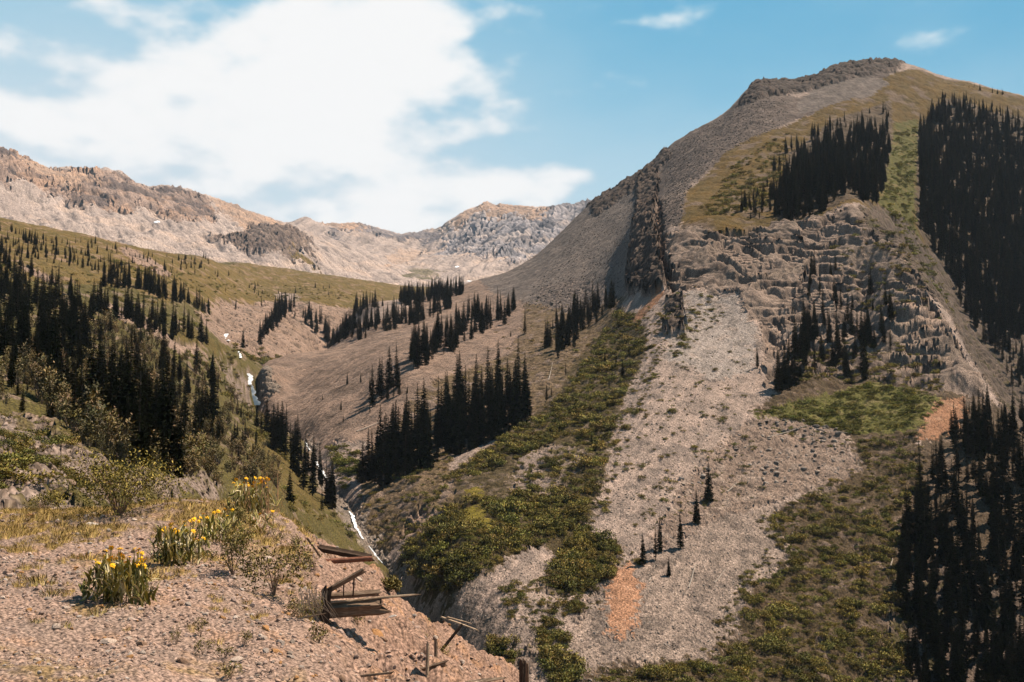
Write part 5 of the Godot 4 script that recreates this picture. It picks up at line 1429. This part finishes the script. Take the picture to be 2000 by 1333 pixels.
func make_water() -> void:
	mats.foam = plain(lin(.66, .67, .68), 0.3)
	mats.water = plain(lin(.10, .105, .10), 0.08)
	mats.snow = plain(lin(.80, .82, .85), 0.7)
	for s in FALLS:
		var soup := Soup.new()
		var pts := []
		for k in range(0, s[2].size(), 4):
			pts.append([Vector3(s[2][k], s[2][k + 1], s[2][k + 2]), s[2][k + 3]])
		var dense := []
		for k in pts.size() - 1:
			var n := 10
			for i in n:
				var f := i / float(n)
				var p: Vector3 = pts[k][0].lerp(pts[k + 1][0], f)
				dense.append([p, lerpf(pts[k][1], pts[k + 1][1], f)])
		for k in dense.size() - 1:
			var wob := func(i: int) -> Vector3: return Vector3(noise.soft.get_noise_1d(i * 9.0 + s[2][0]) * dense[i][1] * .8, 0, 0)
			var a: Vector3 = dense[k][0] + wob.call(k)
			var b: Vector3 = dense[k + 1][0] + wob.call(k + 1)
			for strand in 5:
				var o1 := (strand - 2) * .2
				var wa: float = dense[k][1] * .16 * (0.4 + 0.9 * absf(noise.soft.get_noise_2d(k * 14.0, strand * 70.0)) * 2.0)
				var wb: float = dense[k + 1][1] * .16 * (0.4 + 0.9 * absf(noise.soft.get_noise_2d((k + 1) * 14.0, strand * 70.0)) * 2.0)
				var ca := a + Vector3(o1 * dense[k][1], 0.02 * (strand % 2), 0.05 * strand)
				var cb := b + Vector3(o1 * dense[k + 1][1], 0.02 * (strand % 2), 0.05 * strand)
				soup.quad(ca - Vector3(wa, 0, 0), ca + Vector3(wa, 0, 0), cb + Vector3(wb, 0, 0), cb - Vector3(wb, 0, 0), Color.WHITE)
				# the strand has depth, not only a face
				soup.quad(ca - Vector3(wa, 0, 0), cb - Vector3(wb, 0, 0), cb + Vector3(0, -.1, -.3), ca + Vector3(0, -.1, -.3), Color.WHITE)
				soup.quad(ca + Vector3(wa, 0, 0), ca + Vector3(0, -.1, -.3), cb + Vector3(0, -.1, -.3), cb + Vector3(wb, 0, 0), Color.WHITE)
		var o := put(soup.mesh(), s[0], mats.foam)
		tag(o, s[1], "water", "", "structure")
	for s in SNOW:
		var soup := Soup.new()
		var land: Land = lands[s[0]]
		var ring := []
		for k in 14:
			var a := TAU * k / 14.0
			var q: float = 1.0 + 0.45 * noise.soft.get_noise_1d(k * 40.0 + s[1])
			var x: float = s[1] + cos(a) * s[3] * .5 * q
			var z: float = s[2] + sin(a) * s[4] * .5 * q
			ring.append(Vector3(x, land.ground(x, z) + .8, z))
		var mid := Vector3(s[1], land.ground(s[1], s[2]) + 2.5, s[2])
		for k in 14:
			soup.tri(mid, ring[k], ring[(k + 1) % 14], Color.WHITE)
			soup.quad(ring[k], ring[k] - Vector3(0, 4, 0), ring[(k + 1) % 14] - Vector3(0, 4, 0), ring[(k + 1) % 14], Color.WHITE)
		tag(put(soup.mesh(), "snow_patch", mats.snow), s[5], "snow")

# ------------------------------------------------------------------ the bench in front
func leaf_blade(sd: int, len: float, wid: float, bend: float, col: Color) -> ArrayMesh:
	# a folded lance-shaped leaf that leaves the ground along +y and bends towards +x
	var s := Soup.new()
	var prev := []
	for k in 6:
		var f := k / 5.0
		var w := wid * sin(PI * clampf(0.12 + f * .88, 0, 1)) * .5
		var p := Vector3(bend * len * f * f, len * (f - bend * .35 * f * f), 0)
		var cur := [p + Vector3(-w * .25, w * .1, -w), p, p + Vector3(-w * .25, w * .1, w)]
		if k > 0:
			s.quad(prev[0], cur[0], cur[1], prev[1], col, Vector3(-.25, .75, -.6).normalized())
			s.quad(prev[1], cur[1], cur[2], prev[2], col * .9, Vector3(-.25, .75, .6).normalized())
		prev = cur
	return s.mesh()

func flower_mesh(sd: int) -> ArrayMesh:   # radius 1
	var r := RandomNumberGenerator.new()
	r.seed = sd
	var s := Soup.new()
	for k in 15:
		var a := TAU * k / 15.0 + r.randf_range(-.1, .1)
		var out := Vector3(cos(a), r.randf_range(-.45, .25), sin(a))
		var side := Vector3(-sin(a), 0, cos(a)) * .17
		var tip := out * r.randf_range(.8, 1.1)
		var col := Color(.74, .38, .01) * r.randf_range(.8, 1.15)
		s.quad(out * .2 - side * .5, out * .65 - side, tip, out * .65 + side, col, Vector3(out.x * .3, 1, out.z * .3).normalized())
		s.tri(out * .2 - side * .5, out * .65 + side, out * .2 + side * .5, col, Vector3.UP)
	for k in 8:
		var a := TAU * k / 8.0
		var b := TAU * (k + 1) / 8.0
		s.tri(Vector3(0, .28, 0), Vector3(cos(a) * .36, .05, sin(a) * .36), Vector3(cos(b) * .36, .05, sin(b) * .36), Color(.64, .33, .02))
		s.tri(Vector3(0, -.3, 0), Vector3(cos(a) * .36, .05, sin(a) * .36), Vector3(cos(b) * .36, .05, sin(b) * .36), Color(.19, .19, .06))
	return s.mesh()

func grass_mesh(sd: int, num: int, spread: float, cols: Array) -> ArrayMesh:   # height about 1
	var r := RandomNumberGenerator.new()
	r.seed = sd
	var s := Soup.new()
	for k in num:
		var a := r.randf() * TAU
		var q := sqrt(r.randf()) * spread
		var p := Vector3(cos(a) * q, -.05, sin(a) * q)
		var h := r.randf_range(.45, 1.05)
		var lean := Vector3(cos(a), 0, sin(a)) * r.randf_range(.05, .6) * h + Vector3(r.randfn(), 0, r.randfn()) * .12
		var side := Vector3(-sin(a + r.randfn()), 0, cos(a)) * r.randf_range(.012, .024)
		var mid := p + lean * .4 + Vector3(0, h * .62, 0)
		var tip := p + lean + Vector3(0, h, 0)
		var col: Color = cols[r.randi() % cols.size()] * r.randf_range(.75, 1.25)
		var nn := (Vector3.UP + Vector3(cos(a), 0, sin(a)) * .6).normalized()
		s.quad(p - side, p + side, mid + side * .8, mid - side * .8, col, nn)
		s.tri(mid - side * .8, mid + side * .8, tip, col, nn)
	return s.mesh()

func timber_mesh(sd: int, len: float, thick: float, kind: String) -> ArrayMesh:   # along +y
	var r := RandomNumberGenerator.new()
	r.seed = sd
	var s := Soup.new()
	var corners := []
	var num := 10
	var round := kind == "rust" or kind == "iron"
	for k in num:
		var a := TAU * k / num
		var q := 1.0 if round else minf(1.0 / maxf(absf(cos(a)), absf(sin(a))), 1.25) * r.randf_range(.82, 1.08)
		if not round and (k == 3 or k == 8):
			q *= .72       # a drying crack
		corners.append(Vector3(cos(a), 0, sin(a)) * thick * .5 * q * (Vector3(1, 1, .55) if kind == "pale" else Vector3.ONE))
	var rings := []
	var segs := 9
	for j in segs + 1:
		var f := j / float(segs)
		var ring := []
		for k in num:
			var c: Vector3 = corners[k]
			var w := 1.0 if round else r.randf_range(.9, 1.06)
			if kind == "pale" and f > .7:
				w *= 1.0 - (f - .7) * 2.2 * r.randf_range(.6, 1.1)
			var y := f * len
			if not round and j == segs:
				y += r.randf_range(-1.2, .6) * thick
			if not round and j == 0:
				y += r.randf_range(-.4, .5) * thick
			ring.append(Vector3(c.x * w + sin(f * 3.0 + sd) * thick * .06, y, c.z * w))
		rings.append(ring)
	for j in segs:
		for k in num:
			var i := (k + 1) % num
			var g := Color.WHITE * r.randf_range(.8, 1.1)
			s.quad(rings[j][k], rings[j + 1][k], rings[j + 1][i], rings[j][i], g)
	for e in [0, segs]:
		var mid := Vector3.ZERO
		for p in rings[e]:
			mid += p / num
		for k in num:
			s.tri(mid, rings[e][k], rings[e][(k + 1) % num], Color(.55, .5, .45))
	return s.mesh()

func wood_material(col: Color, rough: float) -> StandardMaterial3D:
	var m := plain(col, rough, true)
	m.albedo_texture = tex.wood
	m.normal_enabled = true
	m.normal_texture = tex.wood_bump
	m.normal_scale = .8
	m.uv1_triplanar = true
	m.uv1_scale = Vector3(16, 1.6, 16)
	return m

func bench_at(x: float, z: float) -> Vector3:
	return Vector3(x, lands.F.ground(x, z), z)

func make_foreground() -> void:
	make_timbers()
	make_bench_stones()
	make_bench_plants()

func make_timbers() -> void:
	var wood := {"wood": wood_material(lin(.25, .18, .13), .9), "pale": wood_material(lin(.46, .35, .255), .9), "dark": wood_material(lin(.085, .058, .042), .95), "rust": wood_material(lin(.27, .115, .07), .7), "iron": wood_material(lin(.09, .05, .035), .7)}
	var n := 0
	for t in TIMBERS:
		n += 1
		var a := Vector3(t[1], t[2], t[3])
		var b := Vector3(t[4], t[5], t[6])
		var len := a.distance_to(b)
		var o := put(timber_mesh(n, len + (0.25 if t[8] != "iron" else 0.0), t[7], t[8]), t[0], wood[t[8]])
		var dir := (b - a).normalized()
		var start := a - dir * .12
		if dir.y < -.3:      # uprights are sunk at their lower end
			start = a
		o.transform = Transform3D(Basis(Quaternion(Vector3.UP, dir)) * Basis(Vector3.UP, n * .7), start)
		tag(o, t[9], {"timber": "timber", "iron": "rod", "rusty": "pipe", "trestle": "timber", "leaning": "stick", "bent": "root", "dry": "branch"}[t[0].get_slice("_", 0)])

const PEBBLE := {"pale": [.50, .385, .31], "brown": [.28, .175, .118], "orange": [.44, .225, .095], "white": [.62, .54, .48], "grey": [.36, .29, .245]}

func make_bench_stones() -> void:
	var shapes: Array = [rock_mesh(41, .6), rock_mesh(42, .3), rock_mesh(43, .8), rock_mesh(44, .4), rock_mesh(45, .55)]
	for s in ROCKS:
		var c: Array = PEBBLE[s[4]]
		var m := mats.stone.duplicate() as StandardMaterial3D
		m.vertex_color_use_as_albedo = false
		m.albedo_color = lin(c[0], c[1], c[2])
		m.uv1_scale = Vector3.ONE * 1.2
		var o := put(shapes[s[3]], "rock", m)
		var up: Vector3 = lands.F.normal(s[0], s[1], .15)
		o.transform = Transform3D(Basis(Quaternion(Vector3.UP, up)) * Basis(Vector3.UP, rng.randf() * TAU).scaled(Vector3.ONE * s[2]), bench_at(s[0], s[1]) + up * s[2] * .06)
		tag(o, s[5], "rock")
	# countable stones, the larger ones of the bank and bench
	var words := ["blocky", "flat", "chunky", "slabby", "angular"]
	var kinds := ["pale", "brown", "grey", "pale", "orange"]
	var made := 0
	while made < 150:
		var d := exp(rng.randf_range(log(4.6), log(16.0)))
		var x := rng.randf_range(-.52, .03) * d
		var sd: float = bench_height(x, -d)[1]
		if rng.randf() > (0.95 if sd > -0.4 else 0.25):
			continue
		made += 1
		var size := rng.randf_range(.045, .085) * (1.5 if rng.randf() < .15 else 1.0) * clampf(d / 8.0, .8, 1.6)
		var k := rng.randi() % 5
		var q := rng.randi() % 5
		var key: String = "pebble_" + kinds[q]
		if not mats.has(key):
			var c: Array = PEBBLE[kinds[q]]
			var m := mats.stone.duplicate() as StandardMaterial3D
			m.vertex_color_use_as_albedo = false
			m.albedo_color = lin(c[0], c[1], c[2])
			mats[key] = m
		var o := put(shapes[k], "stone", mats[key])
		var up: Vector3 = lands.F.normal(x, -d, .15)
		o.transform = Transform3D(Basis(Quaternion(Vector3.UP, up)) * Basis(Vector3.UP, rng.randf() * TAU).scaled(Vector3.ONE * size), bench_at(x, -d) + up * size * .05)
		var where := "the steep dirt bank" if sd > -0.4 else "the gravel bench"
		tag(o, "%s %s stone lying loose on %s" % [words[k], kinds[q], where], "stone", "%s %s stones on %s" % [words[k], kinds[q], where])
	# gravel
	var spot := [[], [], [], [], []]
	var tints := [[], [], [], [], []]
	for n in 46000:
		var d := exp(rng.randf_range(log(3.6), log(24.0)))
		var x := rng.randf_range(-.56, .08) * d
		if d > 12.0 and rng.randf() < .5:
			continue
		if noise.soft.get_noise_2d(x * 55.0, -d * 55.0) > .12 and rng.randf() < .8:
			continue      # trodden dirt shows between
		var size := .008 * pow(6.5, pow(rng.randf(), 2.8)) * clampf(d / 7.0, .8, 1.8)
		var k := rng.randi() % 5
		spot[k].append(Transform3D(Basis.from_euler(Vector3(rng.randfn() * .35, rng.randf() * TAU, rng.randfn() * .35)).scaled_local(Vector3.ONE * size), bench_at(x, -d) + Vector3(0, size * .1, 0)))
		var c := tint("pink")
		if rng.randf() < .2:
			c = tint("grey") * 1.2
		elif rng.randf() < .05:
			c = Color(.33, .17, .07)
		tints[k].append(c * 1.15)
	for k in 5:
		multi(shapes[k], mats.stone, spot[k], tints[k], "gravel", words[k] + " pinkish gravel covering the bench and its bank", "gravel")

func make_bench_plants() -> void:
	var blades := []
	var gold := [Color(.22, .19, .06), Color(.30, .245, .09), Color(.16, .145, .045), Color(.46, .39, .235), Color(.12, .115, .032), Color(.55, .48, .32)]
	for k in 6:
		blades.append(leaf_blade(k, 1.0, [.2, .18, .24, .16, .25, .15][k], [.5, .8, .35, 1.0, .7, .45][k], gold[k]))
	var heads := [flower_mesh(1), flower_mesh(2), flower_mesh(3)]
	var stem := Soup.new()
	stem.tube([Vector3(0, -.05, 0), Vector3(.03, .5, .01), Vector3(0, 1, 0)], [.012, .01, .008], 4, Color(.16, .135, .05))
	var stem_mesh := stem.mesh()
	var dry_stem := Soup.new()
	dry_stem.tube([Vector3(0, -.05, 0), Vector3(.04, .5, .02), Vector3(.02, 1, 0)], [.012, .009, .004], 4, Color(.42, .24, .13))
	var dry_mesh := dry_stem.mesh()
	var tuft := [grass_mesh(1, 60, .5, [Color(.22, .165, .065), Color(.16, .128, .045), Color(.28, .21, .105)]), grass_mesh(2, 70, .6, [Color(.24, .178, .075), Color(.31, .235, .12), Color(.14, .12, .04)])]
	var flowers := 0
	for p in PLANTS:
		var at := bench_at(p[1], p[2])
		var w: float = p[3]
		var h: float = p[4]
		match p[0]:
			"sunflower":
				flowers += 1
				var o := thing("flowering_plant", at, p[5], "plant")
				for k in [360, 230, 150, 160, 90, 90, 90][flowers - 1]:
					var l := put(blades[rng.randi() % 6], "leaf", mats.leafy, o)
					var a := rng.randf() * TAU
					var f := pow(rng.randf(), 1.1) * .68
					var q := sqrt(rng.randf()) * w * .52 * (1.0 - f * .35)
					var x := cos(a) * q
					var z := sin(a) * q * .75
					var len := h * rng.randf_range(.2, .4)
					var lean := Basis(Vector3(sin(a), 0, -cos(a)), -rng.randf_range(.0, 1.15) * (q / (w * .5) + .15)) * Basis(Vector3(rng.randfn(), 0, rng.randfn()).normalized(), rng.randfn() * .3)
					l.transform = Transform3D(lean * Basis(Vector3.UP, -a + rng.randfn() * .8).scaled(Vector3.ONE * len), Vector3(x, lands.F.ground(at.x + x, at.z + z) - at.y - .01 + f * h, z))
				for k in [34, 18, 5, 30, 3, 4, 3][flowers - 1]:
					var x := rng.randf_range(-.36, .36) * w + (0.18 * w if flowers == 2 else 0.0)
					var z := rng.randf_range(-.25, .25) * w
					var top := h * rng.randf_range(.75, 1.08)
					var st := put(dry_mesh if flowers == 4 and k % 2 == 0 else stem_mesh, "stem", mats.leafy, o)
					st.transform = Transform3D(Basis(Vector3.UP, rng.randf() * TAU).scaled(Vector3(.5, top, .5)), Vector3(x, 0, z))
					var fl := put(heads[rng.randi() % 3], "flower_head", mats.petal, o)
					fl.transform = Transform3D(Basis.from_euler(Vector3(rng.randfn() * .6, rng.randf() * TAU, rng.randfn() * .6)).scaled(Vector3.ONE * rng.randf_range(.018, .03) * (1.0 + .05 * -at.z / 2.0)), Vector3(x, top, z))
				if flowers == 4:
					for k in 26:
						var st := put(dry_mesh, "dry_stalk", mats.leafy, o)
						st.transform = Transform3D(Basis(Vector3(0, 0, 1), rng.randfn() * .22) * Basis(Vector3.UP, rng.randf() * TAU).scaled(Vector3(.5, h * rng.randf_range(.8, 1.35), .5)), Vector3(rng.randf_range(-.1, .45) * w, 0, rng.randf_range(-.2, .2) * w))
			"bush", "weed":
				var big: bool = p[0] == "bush"
				var o := thing("willow_bush" if big else "leafy_weed", at, p[5], "bush" if big else "weed")
				var cols := [Color(.17, .135, .032), Color(.24, .18, .05), Color(.095, .08, .02), Color(.05, .045, .014)] if big else [Color(.17, .135, .045), Color(.10, .085, .028), Color(.055, .05, .018), Color(.22, .165, .07)]
				var num := 5200 if big and w > 1.0 else (1500 if w > .3 else 240)
				var leaf := .02 if big and w > 1.0 else (.042 if w > .35 else .10)
				var sd := rng.randi() % 1000
				var f := put(leaf_ball(sd, num, leaf, Vector3(1, h / w * 2.0, .8), cols, 0), "foliage", mats.leafy, o)
				f.scale = Vector3.ONE * w * (.68 if w > .3 else .6)
				f.set_meta("kind", "stuff")
				var st := Soup.new()
				for k in (16 if big else 9):
					var a := rng.randf() * TAU
					var e := Vector3(cos(a) * rng.randf_range(.2, .75), h / w * rng.randf_range(.8, 1.75), sin(a) * rng.randf_range(.2, .6))
					st.tube([Vector3(0, -.1, 0), e * Vector3(.4, .5, .4), e], [.018, .012, .005], 4, Color(.19, .125, .085))
				put(st.mesh(), "stems", mats.leafy, o).scale = Vector3.ONE * w * .5
			"grass":
				var o := put(tuft[rng.randi() % 2], "grass_tuft", mats.leafy)
				o.transform = Transform3D(Basis(Vector3.UP, rng.randf() * TAU).scaled(Vector3(w * .9, h, w * .7)), at)
				tag(o, p[5], "grass tuft")
			"dry":
				var st := Soup.new()
				for k in 38:
					var x := rng.randf_range(-.5, .5)
					var z := rng.randf_range(-.3, .3)
					st.tube([Vector3(x, 1.0 + rng.randfn() * .1, z), Vector3(x + rng.randfn() * .1 + .1, .6, z + .1), Vector3(x + rng.randfn() * .35 + .2, rng.randf_range(-.2, .5), z + .12)], [.012, .010, .004], 3, Color(.42, .31, .22) * rng.randf_range(.6, 1.1))
				var o := put(st.mesh(), "dry_roots", mats.leafy)
				o.transform = Transform3D(Basis().scaled(Vector3(w, h, w)), at)
				tag(o, p[5], "roots")
	# dry grass along the back of the bench
	var spot := [[], []]
	var tints := [[], []]
	var n := 0
	while n < 4800:
		var d := exp(rng.randf_range(log(8.0), log(20.5)))
		var x := rng.randf_range(-.62, -.20) * d
		var sd: float = bench_height(x, -d)[1]
		var lush := smoothstep(10.0, 16.5, d + noise.soft.get_noise_2d(x * 30.0, -d * 30.0 + 40.0) * 8.0)
		n += 1
		if sd > .5 or rng.randf() > lush * .8 + .008:
			continue
		var k := rng.randi() % 2
		var h := rng.randf_range(.025, .065) * (1.0 + lush * .8)
		spot[k].append(Transform3D(Basis(Vector3.UP, rng.randf() * TAU).scaled(Vector3(h * 1.6, h, h * 1.6)), bench_at(x, -d)))
		var g := rng.randf_range(.8, 1.3)
		tints[k].append(Color(g * 1.1, g, g * .9))
	for k in 2:
		multi(tuft[k], mats.leafy, spot[k], tints[k], "dry_grass", ["short", "long"][k] + " golden dry grass along the back of the bench", "grass")



func _ready() -> void:
	rng.seed = 20240611
	make_camera()
	make_sky_and_sun()
	make_materials()
	make_terrain()
	print("terrain ", Time.get_ticks_msec())
	make_water()
	make_trees()
	print("trees ", Time.get_ticks_msec())
	make_shrubs()
	make_stones()
	make_logs()
	print("scatter ", Time.get_ticks_msec())
	make_foreground()
	print("done ", Time.get_ticks_msec())
